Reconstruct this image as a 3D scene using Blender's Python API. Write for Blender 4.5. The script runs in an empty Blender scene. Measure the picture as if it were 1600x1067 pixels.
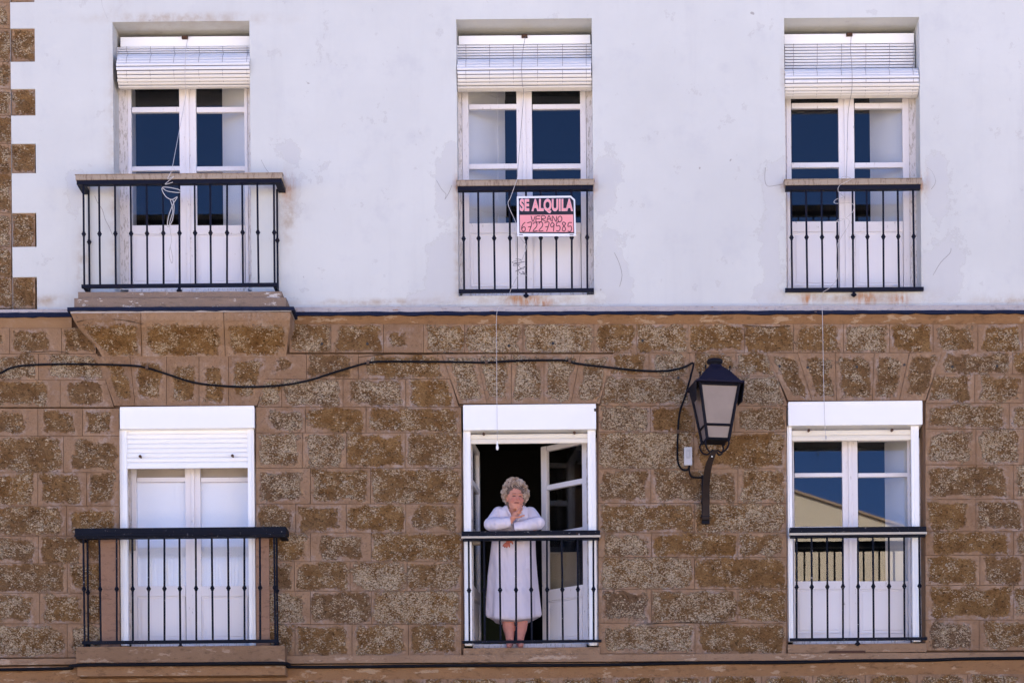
import bpy, bmesh, math, random
from mathutils import Vector, Matrix, noise
R = random.Random(7)
scene = bpy.context.scene
C = scene.collection
# ------------------------------------------------------------------ camera, sky, sun, exposure
F_PX, CAM_D, PPX, PPY, ROLL, CAM_Z = 3600.0, 20.0, 900.0, 1530.0, 0.009, 1.6
cam = bpy.data.objects.new('camera', bpy.data.cameras.new('camera')); C.objects.link(cam)
cam.data.sensor_fit = 'HORIZONTAL'; cam.data.sensor_width = 36; cam.data.lens = 36*F_PX/1600
cam.data.shift_x = (800-PPX)/1600; cam.data.shift_y = (PPY-533.5)/1600
cam.data.clip_end = 1000
cam.location = (0, -CAM_D, CAM_Z); cam.rotation_euler = (math.pi/2, ROLL, 0)
scene.camera = cam
SUN_EL, SUN_AZ = math.radians(50), math.radians(-18)
w = bpy.data.worlds.new('World'); scene.world = w; w.use_nodes = True
nt = w.node_tree; bg = nt.nodes['Background']; sky = nt.nodes.new('ShaderNodeTexSky')
sky.sky_type = 'NISHITA'; sky.sun_disc = False; sky.sun_elevation = SUN_EL; sky.sun_rotation = SUN_AZ
sky.air_density = 0.22; sky.dust_density = 0.0; sky.ozone_density = 10
nt.links.new(sky.outputs[0], bg.inputs[0]); bg.inputs[1].default_value = 0.15
sd = bpy.data.lights.new('sun', 'SUN'); sd.energy = 5.0; sd.angle = math.radians(.53); sd.color = (1, .93, .83)
sun = bpy.data.objects.new('sun', sd); C.objects.link(sun)
sv = Vector((math.sin(SUN_AZ)*math.cos(SUN_EL), math.cos(SUN_AZ)*math.cos(SUN_EL), math.sin(SUN_EL)))
sun.rotation_euler = sv.to_track_quat('Z', 'Y').to_euler(); sun.location = (0, 20, 30)
scene.view_settings.view_transform = 'Standard'; scene.view_settings.look = 'None'
scene.view_settings.gamma = 1; scene.view_settings.use_curve_mapping = False
scene.view_settings.exposure = 2.15
scene.cycles.max_bounces = 10; scene.cycles.transparent_max_bounces = 16

# ------------------------------------------------------------------ geometry helpers
cR, sR = math.cos(ROLL), math.sin(ROLL)
def P(px, py, d=0.0):
    """real point on the plane d metres behind the facade that the photograph shows at px,py"""
    a, b = px-PPX, PPY-py
    k = (CAM_D+d)/F_PX
    return Vector(((a*cR+b*sR)*k, d, CAM_Z+(-a*sR+b*cR)*k))
def rect(x0, x1, y0, y1, d=0.0):
    xm, ym = (x0+x1)/2, (y0+y1)/2
    return P(x0, ym, d).x, P(x1, ym, d).x, P(xm, y1, d).z, P(xm, y0, d).z
class M:
    def __init__(s): s.v = []; s.f = []; s.mi = []; s.cur = 0
    def add(s, vs, fs):
        n = len(s.v); s.v += [Vector(v) for v in vs]
        for f in fs: s.f.append([n+i for i in f]); s.mi.append(s.cur)
        return s
    def box(s, x0, x1, y0, y1, z0, z1):
        return s.add([(x0,y0,z0),(x1,y0,z0),(x1,y1,z0),(x0,y1,z0),(x0,y0,z1),(x1,y0,z1),(x1,y1,z1),(x0,y1,z1)],
              [(0,3,2,1),(4,5,6,7),(0,1,5,4),(1,2,6,5),(2,3,7,6),(3,0,4,7)])
    def pbox(s, x0, x1, y0, y1, d0, d1):
        a, b, c, e = rect(x0, x1, y0, y1, d0); return s.box(a, b, d0, d1, c, e)
    def hexa(s, front, back):          # two quads, counter-clockwise seen from the front
        return s.add(list(front)+list(back), [(0,1,2,3),(7,6,5,4),(1,0,4,5),(2,1,5,6),(3,2,6,7),(0,3,7,4)])
    def tube(s, pts, r, n=6, cap=True):
        pts = [Vector(p) for p in pts]
        rs = r if isinstance(r, (list, tuple)) else [r]*len(pts)
        base = len(s.v); up = Vector((0,0,1)); u0 = None
        for i, p in enumerate(pts):
            t = (pts[min(i+1,len(pts)-1)]-pts[max(i-1,0)])
            t = t.normalized() if t.length > 1e-9 else Vector((0,0,1))
            if u0 is None:
                u0 = t.cross(Vector((0,1,0)) if abs(t.y) < .9 else Vector((1,0,0))).normalized()
            else:
                u0 = (u0 - t*u0.dot(t)).normalized()
            v0 = t.cross(u0)
            for k in range(n):
                a = 2*math.pi*k/n; s.v.append(p+(u0*math.cos(a)+v0*math.sin(a))*rs[i])
        for i in range(len(pts)-1):
            for k in range(n):
                a = base+i*n+k; b = base+i*n+(k+1)%n
                s.f.append([a, b, b+n, a+n]); s.mi.append(s.cur)
        if cap:
            s.f.append([base+k for k in range(n)][::-1]); s.mi.append(s.cur)
            e = base+(len(pts)-1)*n; s.f.append([e+k for k in range(n)]); s.mi.append(s.cur)
        return s
    def lathe(s, c, prof, n=12):       # prof: (radius, z) list about a vertical axis
        c = Vector(c); base = len(s.v)
        for r, z in prof:
            for k in range(n):
                a = 2*math.pi*(k+.5)/n; s.v.append(c+Vector((r*math.cos(a), r*math.sin(a), z)))
        for i in range(len(prof)-1):
            for k in range(n):
                a = base+i*n+k; b = base+i*n+(k+1)%n; s.f.append([a, b, b+n, a+n]); s.mi.append(s.cur)
        s.f.append([base+k for k in range(n)][::-1]); s.mi.append(s.cur)
        e = base+(len(prof)-1)*n; s.f.append([e+k for k in range(n)]); s.mi.append(s.cur)
        return s
    def ell(s, c, r, n=12, m=8, rot=None):
        c = Vector(c); r = Vector((r, r, r)) if not hasattr(r, '__len__') else Vector(r)
        base = len(s.v); q = rot or Matrix.Identity(3)
        s.v.append(c+q@Vector((0,0,-r.z)))
        for i in range(1, m):
            t = math.pi*i/m
            for k in range(n):
                a = 2*math.pi*k/n
                s.v.append(c+q@Vector((r.x*math.sin(t)*math.cos(a), r.y*math.sin(t)*math.sin(a), -r.z*math.cos(t))))
        s.v.append(c+q@Vector((0,0,r.z))); top = len(s.v)-1
        for k in range(n):
            s.f.append([base, base+1+(k+1)%n, base+1+k]); s.mi.append(s.cur)
            for i in range(m-2):
                a = base+1+i*n+k; b = base+1+i*n+(k+1)%n; s.f.append([a, b, b+n, a+n]); s.mi.append(s.cur)
            s.f.append([base+1+(m-2)*n+k, base+1+(m-2)*n+(k+1)%n, top]); s.mi.append(s.cur)
        return s
    def cap(s, a, b, ra, rb, n=12):    # tapered rounded limb
        a, b = Vector(a), Vector(b); pts = []; rs = []; L = b-a; u = L.normalized()
        for i in range(4):
            t = math.pi/2*i/4; pts.append(a-u*ra*math.cos(t)); rs.append(max(ra*math.sin(t), ra*.08))
        pts += [a, b]; rs += [ra, rb]
        for i in range(1, 5):
            t = math.pi/2*i/4; pts.append(b+u*rb*math.sin(t)); rs.append(max(rb*math.cos(t), rb*.08))
        return s.tube(pts, rs, n)
    def rot_z(s, cx, cy, ang):
        c, n = math.cos(ang), math.sin(ang)
        for v in s.v:
            x, y = v.x-cx, v.y-cy; v.x = cx+x*c-y*n; v.y = cy+x*n+y*c
        return s
    def plate(s, pts, d0, d1):         # polygon of px points given thickness (front d0, back d1)
        f = [P(x, y, d0) for x, y in pts]; b = [Vector((q.x, d1, q.z)) for q in f]; n = len(pts)
        area = sum(f[i].x*f[(i+1)%n].z-f[(i+1)%n].x*f[i].z for i in range(n))
        if area < 0: f.reverse(); b.reverse()
        return s.add(f+b, [list(range(n)), [n+i for i in range(n)][::-1]]+[(i, n+i, n+(i+1)%n, (i+1)%n) for i in range(n)])

WP = {}
def wpos(o): return WP.get(o.name, Vector((0,0,0))) if o else Vector((0,0,0))
def link(o, parent, wp):
    C.objects.link(o); WP[o.name] = Vector(wp)
    if parent: o.parent = parent; o.location = Vector(wp)-wpos(parent)
    else: o.location = wp
    return o
def mesh_from(name, m, mat, origin, smooth=False, attrs=None):
    me = bpy.data.meshes.new(name); me.from_pydata([v-origin for v in m.v], [], m.f)
    for mm in (mat if isinstance(mat, (list, tuple)) else [mat]): me.materials.append(mm)
    if any(m.mi): me.polygons.foreach_set('material_index', m.mi)
    if attrs:
        for k, vals in attrs.items():
            if hasattr(vals[0], '__len__'):
                a = me.color_attributes.new(k, 'FLOAT_COLOR', 'POINT')
                for i, c in enumerate(vals): a.data[i].color = (*c, 1)
            else:
                a = me.attributes.new(k, 'FLOAT', 'POINT'); a.data.foreach_set('value', vals)
    me.validate(); me.update()
    if smooth: me.polygons.foreach_set('use_smooth', [True]*len(me.polygons))
    return me
def build(name, m, mat, parent=None, origin=None, smooth=False, bevel=0, attrs=None, label=None):
    if origin is None:
        mn = Vector([min(v[i] for v in m.v) for i in range(3)]); mx = Vector([max(v[i] for v in m.v) for i in range(3)])
        origin = Vector(((mn.x+mx.x)/2, (mn.y+mx.y)/2, mn.z))
    me = mesh_from(name, m, mat, origin, smooth, attrs)
    o = bpy.data.objects.new(name, me); link(o, parent, origin)
    if bevel:
        b = o.modifiers.new('bevel', 'BEVEL'); b.width = bevel; b.segments = 2; b.limit_method = 'ANGLE'
    if label: o['label'] = label
    return o
def tag(o, label=None, cat=None, group=None, kind=None):
    for k, v in (('label', label), ('category', cat), ('group', group), ('kind', kind)):
        if v: o[k] = v
    return o
def empty(name, loc, parent=None, **kw):
    o = bpy.data.objects.new(name, None); o.empty_display_size = .1; link(o, parent, loc); return tag(o, **kw)
def inst(name, me, parent, wp):
    o = bpy.data.objects.new(name, me); return link(o, parent, wp)
def evaluated(o, drop=True):
    dg = bpy.context.evaluated_depsgraph_get(); dg.update()
    me = bpy.data.meshes.new_from_object(o.evaluated_get(dg)); return me
def smooth_path(pts, k=6):
    pts = [Vector(p) for p in pts]; out = []
    for i in range(len(pts)-1):
        p0, p1, p2, p3 = pts[max(i-1,0)], pts[i], pts[i+1], pts[min(i+2,len(pts)-1)]
        for j in range(k):
            t = j/k
            out.append(.5*((2*p1)+(p2-p0)*t+(2*p0-5*p1+4*p2-p3)*t*t+(3*p1-p0-3*p2+p3)*t**3))
    out.append(pts[-1]); return out

# ------------------------------------------------------------------ materials
class NT:
    def __init__(s, name, rough=.8, spec=.3):
        s.m = bpy.data.materials.new(name); s.m.use_nodes = True; s.t = s.m.node_tree
        s.b = s.t.nodes['Principled BSDF']; s.b.inputs['Roughness'].default_value = rough
        s.b.inputs['Specular IOR Level'].default_value = spec
        s.pos = s.t.nodes.new('ShaderNodeNewGeometry').outputs['Position']
    def set(s, inp, v):
        if hasattr(v, 'is_output') or isinstance(v, bpy.types.NodeSocket): s.t.links.new(v, inp)
        elif v is not None: inp.default_value = (*v, 1) if (hasattr(v, '__len__') and len(v) == 3 and inp.type == 'RGBA') else v
    def noise(s, scale, detail=4, rough=.6, vec=None, sc3=None):
        n = s.t.nodes.new('ShaderNodeTexNoise'); n.inputs['Scale'].default_value = scale
        n.inputs['Detail'].default_value = detail; n.inputs['Roughness'].default_value = rough
        v = vec or s.pos
        if sc3: v = s.vscale(v, sc3)
        s.t.links.new(v, n.inputs['Vector']); return n.outputs['Fac']
    def vscale(s, v, sc3):
        mp = s.t.nodes.new('ShaderNodeMapping'); mp.inputs['Scale'].default_value = sc3
        s.t.links.new(v, mp.inputs['Vector']); return mp.outputs[0]
    def voro(s, scale, feature='F1', out='Distance', sc3=None):
        n = s.t.nodes.new('ShaderNodeTexVoronoi'); n.inputs['Scale'].default_value = scale; n.feature = feature
        s.t.links.new(s.vscale(s.pos, sc3) if sc3 else s.pos, n.inputs['Vector']); return n.outputs[out]
    def math(s, op, a, b=None, clamp=False):
        n = s.t.nodes.new('ShaderNodeMath'); n.operation = op; n.use_clamp = clamp
        s.set(n.inputs[0], a); s.set(n.inputs[1], b) if b is not None else None
        return n.outputs[0]
    def ramp(s, v, a, b):              # smooth 0..1 between a and b
        n = s.t.nodes.new('ShaderNodeMapRange'); n.interpolation_type = 'SMOOTHSTEP'
        s.set(n.inputs['Value'], v); n.inputs['From Min'].default_value = a; n.inputs['From Max'].default_value = b
        return n.outputs[0]
    def mix(s, f, a, b, mode='MIX'):
        n = s.t.nodes.new('ShaderNodeMix'); n.data_type = 'RGBA'; n.blend_type = mode
        s.set(n.inputs[0], f); s.set(n.inputs[6], a); s.set(n.inputs[7], b); return n.outputs[2]
    def attr(s, name, typ='GEOMETRY', out='Fac'):
        n = s.t.nodes.new('ShaderNodeAttribute'); n.attribute_name = name; n.attribute_type = typ; return n.outputs[out]
    def bump(s, h, strength=.5, dist=.01):
        n = s.t.nodes.new('ShaderNodeBump'); n.inputs['Strength'].default_value = strength; n.inputs['Distance'].default_value = dist
        s.set(n.inputs['Height'], h); s.t.links.new(n.outputs[0], s.b.inputs['Normal']); return s
    def col(s, c): s.set(s.b.inputs['Base Color'], c); return s
    def rgh(s, c): s.set(s.b.inputs['Roughness'], c); return s

def plain(name, c, rough=.6, var=.12, scale=9, metal=0, spec=.4, bump=.15):
    n = NT(name, rough, spec); f = n.noise(scale, 5)
    n.col(n.mix(f, [x*(1-var) for x in c], [min(1, x*(1+var)) for x in c])); n.b.inputs['Metallic'].default_value = metal
    if bump: n.bump(n.noise(scale*14, 3), bump, .002)
    return n.m

MORTAR = (.215, .128, .087)
def mortar_colour(n):
    a = n.noise(1.7, 5); b = n.noise(14, 6, .65)
    c = n.mix(n.ramp(a, .3, .7), (.245, .145, .084), (.325, .205, .125))
    c = n.mix(n.math('MULTIPLY', n.ramp(b, .45, .75), .6), c, (.34, .235, .17))
    c = n.mix(n.math('MULTIPLY', n.ramp(n.noise(5, 6, .7), .58, .72), .5), c, (.42, .34, .30))
    return c
def make_stone(name, attr=True):
    n = NT(name, .95, .1)
    mort = mortar_colour(n)
    hue = n.t.nodes.new('ShaderNodeObjectInfo').outputs['Random']; mort = n.mix(n.math('MULTIPLY', hue, .35), mort, (.19, .105, .055))
    tone = n.attr('tone', 'OBJECT'); pale = n.attr('pale', 'OBJECT')
    f1 = n.noise(30, 7, .78, sc3=(1, 1, 1.35)); f2 = n.noise(8, 4, .6); f3 = n.noise(70, 3, .8)
    v = n.voro(55, sc3=(1, 1, 1.6))
    def cells(scale, sc3):
        q = n.t.nodes.new('ShaderNodeTexVoronoi'); q.inputs['Scale'].default_value = scale
        wv = n.t.nodes.new('ShaderNodeVectorMath'); wv.operation = 'ADD'
        nz = n.t.nodes.new('ShaderNodeTexNoise'); nz.inputs['Scale'].default_value = 30; nz.inputs['Detail'].default_value = 3
        n.t.links.new(n.pos, nz.inputs['Vector']); ms = n.t.nodes.new('ShaderNodeVectorMath'); ms.operation = 'SCALE'; ms.inputs['Scale'].default_value = .025
        n.t.links.new(nz.outputs['Color'], ms.inputs[0]); n.t.links.new(n.pos, wv.inputs[0]); n.t.links.new(ms.outputs[0], wv.inputs[1])
        n.t.links.new(n.vscale(wv.outputs[0], sc3), q.inputs['Vector'])
        sp = n.t.nodes.new('ShaderNodeSeparateColor'); n.t.links.new(q.outputs['Color'], sp.inputs[0]); return sp.outputs[0], sp.outputs[1], q.outputs['Distance']
    ra, rb_, da = cells(62, (1, 1, 1.7)); rc, rd, db_ = cells(115, (1, 1, 1.5))
    base = n.mix(n.ramp(f2, .3, .7), (.30, .15, .05), (.54, .31, .125))
    base = n.mix(tone, base, (.29, .18, .105))
    base = n.mix(n.math('MULTIPLY', rc, .55), base, (.15, .07, .028))
    dark = n.ramp(f1, .47, .36)
    base = n.mix(n.math('MULTIPLY', dark, .85), base, (.06, .028, .012))
    amt = n.math('ADD', n.math('MULTIPLY', n.math('SUBTRACT', pale, .35), .42), n.math('MULTIPLY', n.math('SUBTRACT', n.noise(6, 4, .7), .5), 2.3))
    lm = n.ramp(n.math('ADD', ra, amt), .75, .86)
    lm2 = n.ramp(n.math('ADD', rd, amt), .88, .96)
    lm = n.math('MAXIMUM', n.math('MULTIPLY', lm, n.ramp(da, .75, .35)), n.math('MULTIPLY', lm2, .8))
    base = n.mix(n.math('MULTIPLY', lm, .9), base, n.mix(rb_, (.76, .54, .33), (.97, .82, .60)))
    pits = n.math('MULTIPLY', n.ramp(n.math('ADD', rd, n.math('MULTIPLY', rb_, .2)), .17, .08), .8)
    base = n.mix(pits, base, (.035, .018, .010))
    if attr:
        e = n.attr('expose')
        e = n.math('ADD', e, n.math('MULTIPLY', n.math('SUBTRACT', n.noise(11, 6, .78), .5), 2.0))
        e = n.math('ADD', e, n.math('MULTIPLY', n.math('SUBTRACT', n.noise(50, 3, .7), .5), 1.8))
        mk = n.ramp(e, -.38, -.10)
        edge = n.math('MULTIPLY', n.ramp(e, -.42, -.26), n.ramp(e, .05, -.18))
        smear = n.math('MULTIPLY', n.ramp(e, -1.0, -.4), n.ramp(n.noise(9, 5, .7), .42, .62)); mort = n.mix(n.math('MULTIPLY', smear, .6), mort, n.mix(n.ramp(n.noise(2.2, 3), .42, .58), (.40, .25, .14), (.43, .35, .31))); c = n.mix(mk, mort, base); c = n.mix(n.math('MULTIPLY', edge, .12), c, (.12, .07, .045))
        h = n.math('ADD', n.math('MULTIPLY', n.math('MULTIPLY', n.math('ADD', f1, n.math('MULTIPLY', lm, .25)), mk), 1.6),
                   n.math('MULTIPLY', n.noise(30, 5), .25))
        h = n.math('SUBTRACT', h, n.math('MULTIPLY', mk, .8)); h = n.math('SUBTRACT', h, n.math('MULTIPLY', pits, .35))
    else:
        c = base; h = f1
    n.col(c).bump(h, 1.0, .036); return n.m
stoneM = make_stone('shell_limestone')
def make_mortar():
    n = NT('pink_brown_mortar', .95, .1); n.col(mortar_colour(n)).bump(n.noise(30, 6), .5, .008); return n.m
mortarM = make_mortar()
def make_joint():
    n = NT('dark_joint', .95, .1); n.col((.20, .12, .08)); return n.m
jointM = make_joint()
def make_plaster():
    n = NT('white_plaster', .9, .15)
    a = n.noise(.55, 6, .6); b = n.noise(3.2, 6, .65); sp = n.noise(26, 4, .7); streak = n.noise(1.0, 5, .6, sc3=(5, 1, .5))
    c = n.mix(n.ramp(a, .32, .68), (.60, .605, .595), (.665, .67, .655))
    c = n.mix(n.math('MULTIPLY', n.ramp(b, .52, .72), .38), c, (.52, .525, .55))
    c = n.mix(n.math('MULTIPLY', n.ramp(streak, .5, .75), .3), c, (.51, .51, .52))
    st = n.math('ADD', n.attr('stain'), n.math('MULTIPLY', n.math('SUBTRACT', n.noise(4, 7, .72), .5), 2.4))
    mk = n.ramp(st, .26, .46)
    c = n.mix(n.math('MULTIPLY', mk, .62), c, n.mix(b, (.52, .515, .53), (.60, .595, .60)))
    ed = n.math('MULTIPLY', n.ramp(st, .25, .30), n.ramp(st, .37, .31))
    c = n.mix(n.math('MULTIPLY', ed, .22), c, (.36, .33, .31))
    pk = n.ramp(n.noise(9, 2, .5), .735, .76)
    c = n.mix(n.math('MULTIPLY', pk, .7), c, (.30, .27, .25))
    gr = n.math('MULTIPLY', n.attr('grime'), n.ramp(n.noise(7, 5, .7), .3, .7))
    c = n.mix(gr, c, (.40, .30, .21))
    rs = n.math('MULTIPLY', n.attr('rust'), n.ramp(n.noise(12, 5, .7, sc3=(2.2, 1, .5)), .35, .62))
    c = n.mix(rs, c, (.42, .17, .05))
    h = n.math('ADD', n.math('MULTIPLY', n.noise(7, 6, .6), 1.0), n.math('MULTIPLY', sp, .3))
    h = n.math('ADD', h, n.math('MULTIPLY', mk, -.25))
    n.col(c).bump(h, .35, .012); return n.m
plasterM = make_plaster()
def make_sand(name, c0, c1, flake=(.5, .42, .34), fl=.64, rust=False):
    n = NT(name, .95, .1)
    c = n.mix(n.noise(4, 6, .7), c0, c1); c = n.mix(n.math('MULTIPLY', n.ramp(n.noise(17, 6, .75, sc3=(.6, 1, 1.6)), .52, .66), .55), c, [x*.5 for x in c0])
    c = n.mix(n.ramp(n.noise(11, 6, .7, sc3=(.45, 1, 1.3)), fl, fl+.04), c, flake)
    if rust: c = n.mix(n.math('MULTIPLY', n.attr('rust'), n.ramp(n.noise(14, 5, .7, sc3=(2, 1, .6)), .35, .6)), c, (.40, .15, .04))
    n.col(c).bump(n.noise(40, 6, .7), .8, .012); return n.m
sandM = make_sand('orange_sandstone', (.23, .125, .062), (.37, .215, .115), (.43, .30, .20), .57)
ledgeM = make_sand('pinkish_ledge_render', (.40, .36, .37), (.52, .48, .49), (.36, .22, .15), .63)
lowledgeM = make_sand('worn_ledge_stone', (.24, .145, .085), (.36, .235, .15), (.43, .31, .22), .58)
slabM = make_sand('flaking_slab_paint', (.30, .22, .17), (.20, .145, .115), (.58, .53, .50), .585, True)
bitumenM = make_sand('dark_blue_drip_paint', (.008, .012, .032), (.022, .028, .060), (.34, .25, .2), .68)
def make_iron(name, c=(.005, .006, .014), wear=.71, wc=(.30, .27, .26), rough=.6):
    n = NT(name, rough, .12)
    f = n.ramp(n.noise(42, 5, .75), wear, wear+.04); r = n.ramp(n.noise(15, 5, .7), .60, .72)
    k = n.mix(n.noise(6, 3), c, [x*2.0 for x in c]); k = n.mix(n.math('MULTIPLY', r, .55), k, (.060, .026, .014)); k = n.mix(f, k, wc)
    n.col(k).bump(n.noise(90, 4), .3, .003); return n.m
ironM = make_iron('black_painted_iron')
iron2M = make_iron('chipped_black_iron', (.004, .005, .010), .64, (.45, .42, .42))
lampM = make_iron('lantern_dark_paint', (.006, .006, .010), .78, (.2, .15, .12))
hoodM = make_iron('lantern_blue_black_hood', (.008, .007, .017), .82, (.2, .15, .12), .6)
rustM = plain('rust_brown_iron', (.07, .030, .016), .8, .4, 20)
def make_wood_white(name, c, wear=.66, under=(.28, .23, .2)):
    n = NT(name, .55, .35)
    f = n.ramp(n.noise(16, 6, .8, sc3=(3, 1, .7)), wear, wear+.05)
    k = n.mix(n.noise(3, 5), [x*.92 for x in c], c); k = n.mix(n.math('MULTIPLY', f, .65), k, under)
    n.col(k).bump(n.noise(50, 4, .6, sc3=(3, 1, .4)), .3, .003); return n.m
frameM = make_wood_white('white_painted_wood', (.84, .80, .82), .61)
frameoldM = make_wood_white('peeling_white_wood', (.76, .71, .70), .52, (.33, .27, .22))
panelM = make_wood_white('white_door_panel', (.86, .83, .86), .66)
railwoodM = make_wood_white('weathered_cream_rail', (.38, .30, .23), .53, (.16, .10, .065))
railcreamM = make_wood_white('cream_rail_edge', (.55, .49, .41), .62, (.2, .12, .07))
pvcM = plain('white_aluminium', (.93, .925, .92), .35, .03, 4, bump=0)
pvccreamM = plain('yellowed_shutter_slat', (.80, .74, .63), .45, .05, 5, bump=0)
slatM = plain('white_blind_slat', (.76, .75, .77), .45, .05, 6, bump=.05)
slatlowM = plain('cream_blind_slat', (.74, .70, .66), .45, .05, 6, bump=.05)
darkgapM = plain('dark_gap', (.05, .045, .045), .9, .2, 8)
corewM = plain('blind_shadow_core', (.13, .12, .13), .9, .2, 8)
cordM = plain('pale_cord', (.55, .52, .52), .8, .15, 30)
cordgM = plain('grey_cord', (.22, .21, .23), .8, .15, 30)
cableM = plain('black_cable_rubber', (.007, .007, .010), .7, .3, 30, spec=.12)
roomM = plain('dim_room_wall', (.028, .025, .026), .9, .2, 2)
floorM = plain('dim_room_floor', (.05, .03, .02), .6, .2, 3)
curtainM = plain('white_net_curtain', (.95, .93, .94), .9, .02, 3)
boxgM = plain('pale_grey_plastic', (.50, .50, .53), .5, .05, 10)
cardM = plain('beige_board', (.42, .35, .26), .8, .1, 5)
furnM = plain('dark_red_wood', (.055, .014, .009), .5, .3, 5)
greenM = plain('dark_green_cloth', (.035, .040, .012), .9, .3, 8)
def make_glass():
    m = bpy.data.materials.new('window_glass'); m.use_nodes = True; t = m.node_tree; t.nodes.clear()
    o = t.nodes.new('ShaderNodeOutputMaterial'); mx = t.nodes.new('ShaderNodeMixShader'); fr = t.nodes.new('ShaderNodeFresnel')
    tr = t.nodes.new('ShaderNodeBsdfTransparent'); gl = t.nodes.new('ShaderNodeBsdfGlossy'); fr.inputs[0].default_value = 1.62
    tr.inputs[0].default_value = (.985, .99, .99, 1); gl.inputs['Roughness'].default_value = .012
    bp = t.nodes.new('ShaderNodeBump'); bp.inputs['Strength'].default_value = .02; bp.inputs['Distance'].default_value = .002
    ns = t.nodes.new('ShaderNodeTexNoise'); ns.inputs['Scale'].default_value = 1.6; g = t.nodes.new('ShaderNodeNewGeometry')
    t.links.new(g.outputs['Position'], ns.inputs['Vector']); t.links.new(ns.outputs[0], bp.inputs['Height']); t.links.new(bp.outputs[0], gl.inputs['Normal'])
    mr = t.nodes.new('ShaderNodeMapRange'); mr.inputs['To Min'].default_value = 1.62; mr.inputs['To Max'].default_value = 1/1.62
    t.links.new(g.outputs['Backfacing'], mr.inputs[0]); t.links.new(mr.outputs[0], fr.inputs[0]); t.links.new(fr.outputs[0], mx.inputs[0]); t.links.new(tr.outputs[0], mx.inputs[1]); t.links.new(gl.outputs[0], mx.inputs[2]); t.links.new(mx.outputs[0], o.inputs[0])
    return m
glassM = make_glass()
def make_lampglass():
    n = NT('frosted_lamp_glass', .35, .5); n.col(n.mix(n.noise(7, 3), (.165, .125, .118), (.245, .195, .18)))
    return n.m
lampglassM = make_lampglass()

# ------------------------------------------------------------------ ground and the place behind the camera
g = M().box(-250, 250, -350, 150, -.5, 0)
def make_ground():
    n = NT('pale_square_paving', .9, .2); n.col(n.mix(n.noise(.6, 5), (.40, .33, .25), (.52, .44, .34))).bump(n.noise(8, 5), .3, .01); return n.m
tag(build('ground', g, make_ground()), kind='structure')
pv = M().box(-30, 30, -2.2, .01, 0.004, .13)
tag(build('pavement', pv, plain('grey_pavement', (.30, .28, .25), .9, .15, 3), bevel=.02), kind='structure')

opp = empty('gabled_house', (7, -34, 0), label='beige gabled house across the street, seen only mirrored in the lower right window', cat='house')
oppwallM = plain('sunlit_beige_render', (.76, .65, .50), .9, .12, 1.2)
mm = M(); x0, x1, xr = 1.6, 16.0, 4.4; zr, ze0, ze1 = 12.38, 11.3, 8.5
prof = [(x0, 0), (x1, 0), (x1, ze1), (xr, zr), (x0, ze0)]
fr = [Vector((x, -30, z)) for x, z in prof]; bk = [Vector((x, -42, z)) for x, z in prof]; n5 = len(prof)
mm.add(fr+bk, [list(range(n5))[::-1], [n5+i for i in range(n5)]]+[(i, (i+1)%n5, n5+(i+1)%n5, n5+i) for i in range(n5)])
build('wall', mm, oppwallM, opp)
rf = M()
for (xa, za, xb, zb) in ((xr, zr, x1+.3, ze1-.07), (x0-.3, ze0-.1, xr, zr)):
    rf.add([(xa,-29.95,za+.02),(xb,-29.95,zb+.02),(xb,-42.3,zb+.02),(xa,-42.3,za+.02),(xa,-29.95,za+.07),(xb,-29.95,zb+.07),(xb,-42.3,zb+.07),(xa,-42.3,za+.07)],
           [(0,1,2,3),(4,7,6,5),(0,4,5,1),(1,5,6,2),(2,6,7,3),(3,7,4,0)])
build('roof', rf, plain('clay_roof', (.46, .34, .24), .9, .25, 3), opp)
for (wx, wz) in ((7.5, 6.2), (10.2, 6.2), (7.5, 3.0), (10.2, 3.0), (13, 6.2), (13, 3.0)):
    fo = build('window', M().box(wx-.5, wx+.5, -30.03, -29.96, wz-.7, wz+.7), pvcM, opp)
    build('pane', M().box(wx-.42, wx+.42, -29.955, -29.945, wz-.62, wz+.62), plain('far_dark_glass', (.03, .04, .05), .1, .1, 2), fo)
build('awning', M().add([(3.2,-30.0,4.9),(6.4,-30.0,4.9),(6.4,-28.4,4.1),(3.2,-28.4,4.1),(3.2,-30.0,4.95),(6.4,-30.0,4.95),(6.4,-28.4,4.15),(3.2,-28.4,4.15)],
      [(0,1,2,3),(4,7,6,5),(0,4,5,1),(1,5,6,2),(2,6,7,3),(3,7,4,0)]), plain('white_canvas', (.7, .68, .62), .9, .05, 3), opp)

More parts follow.
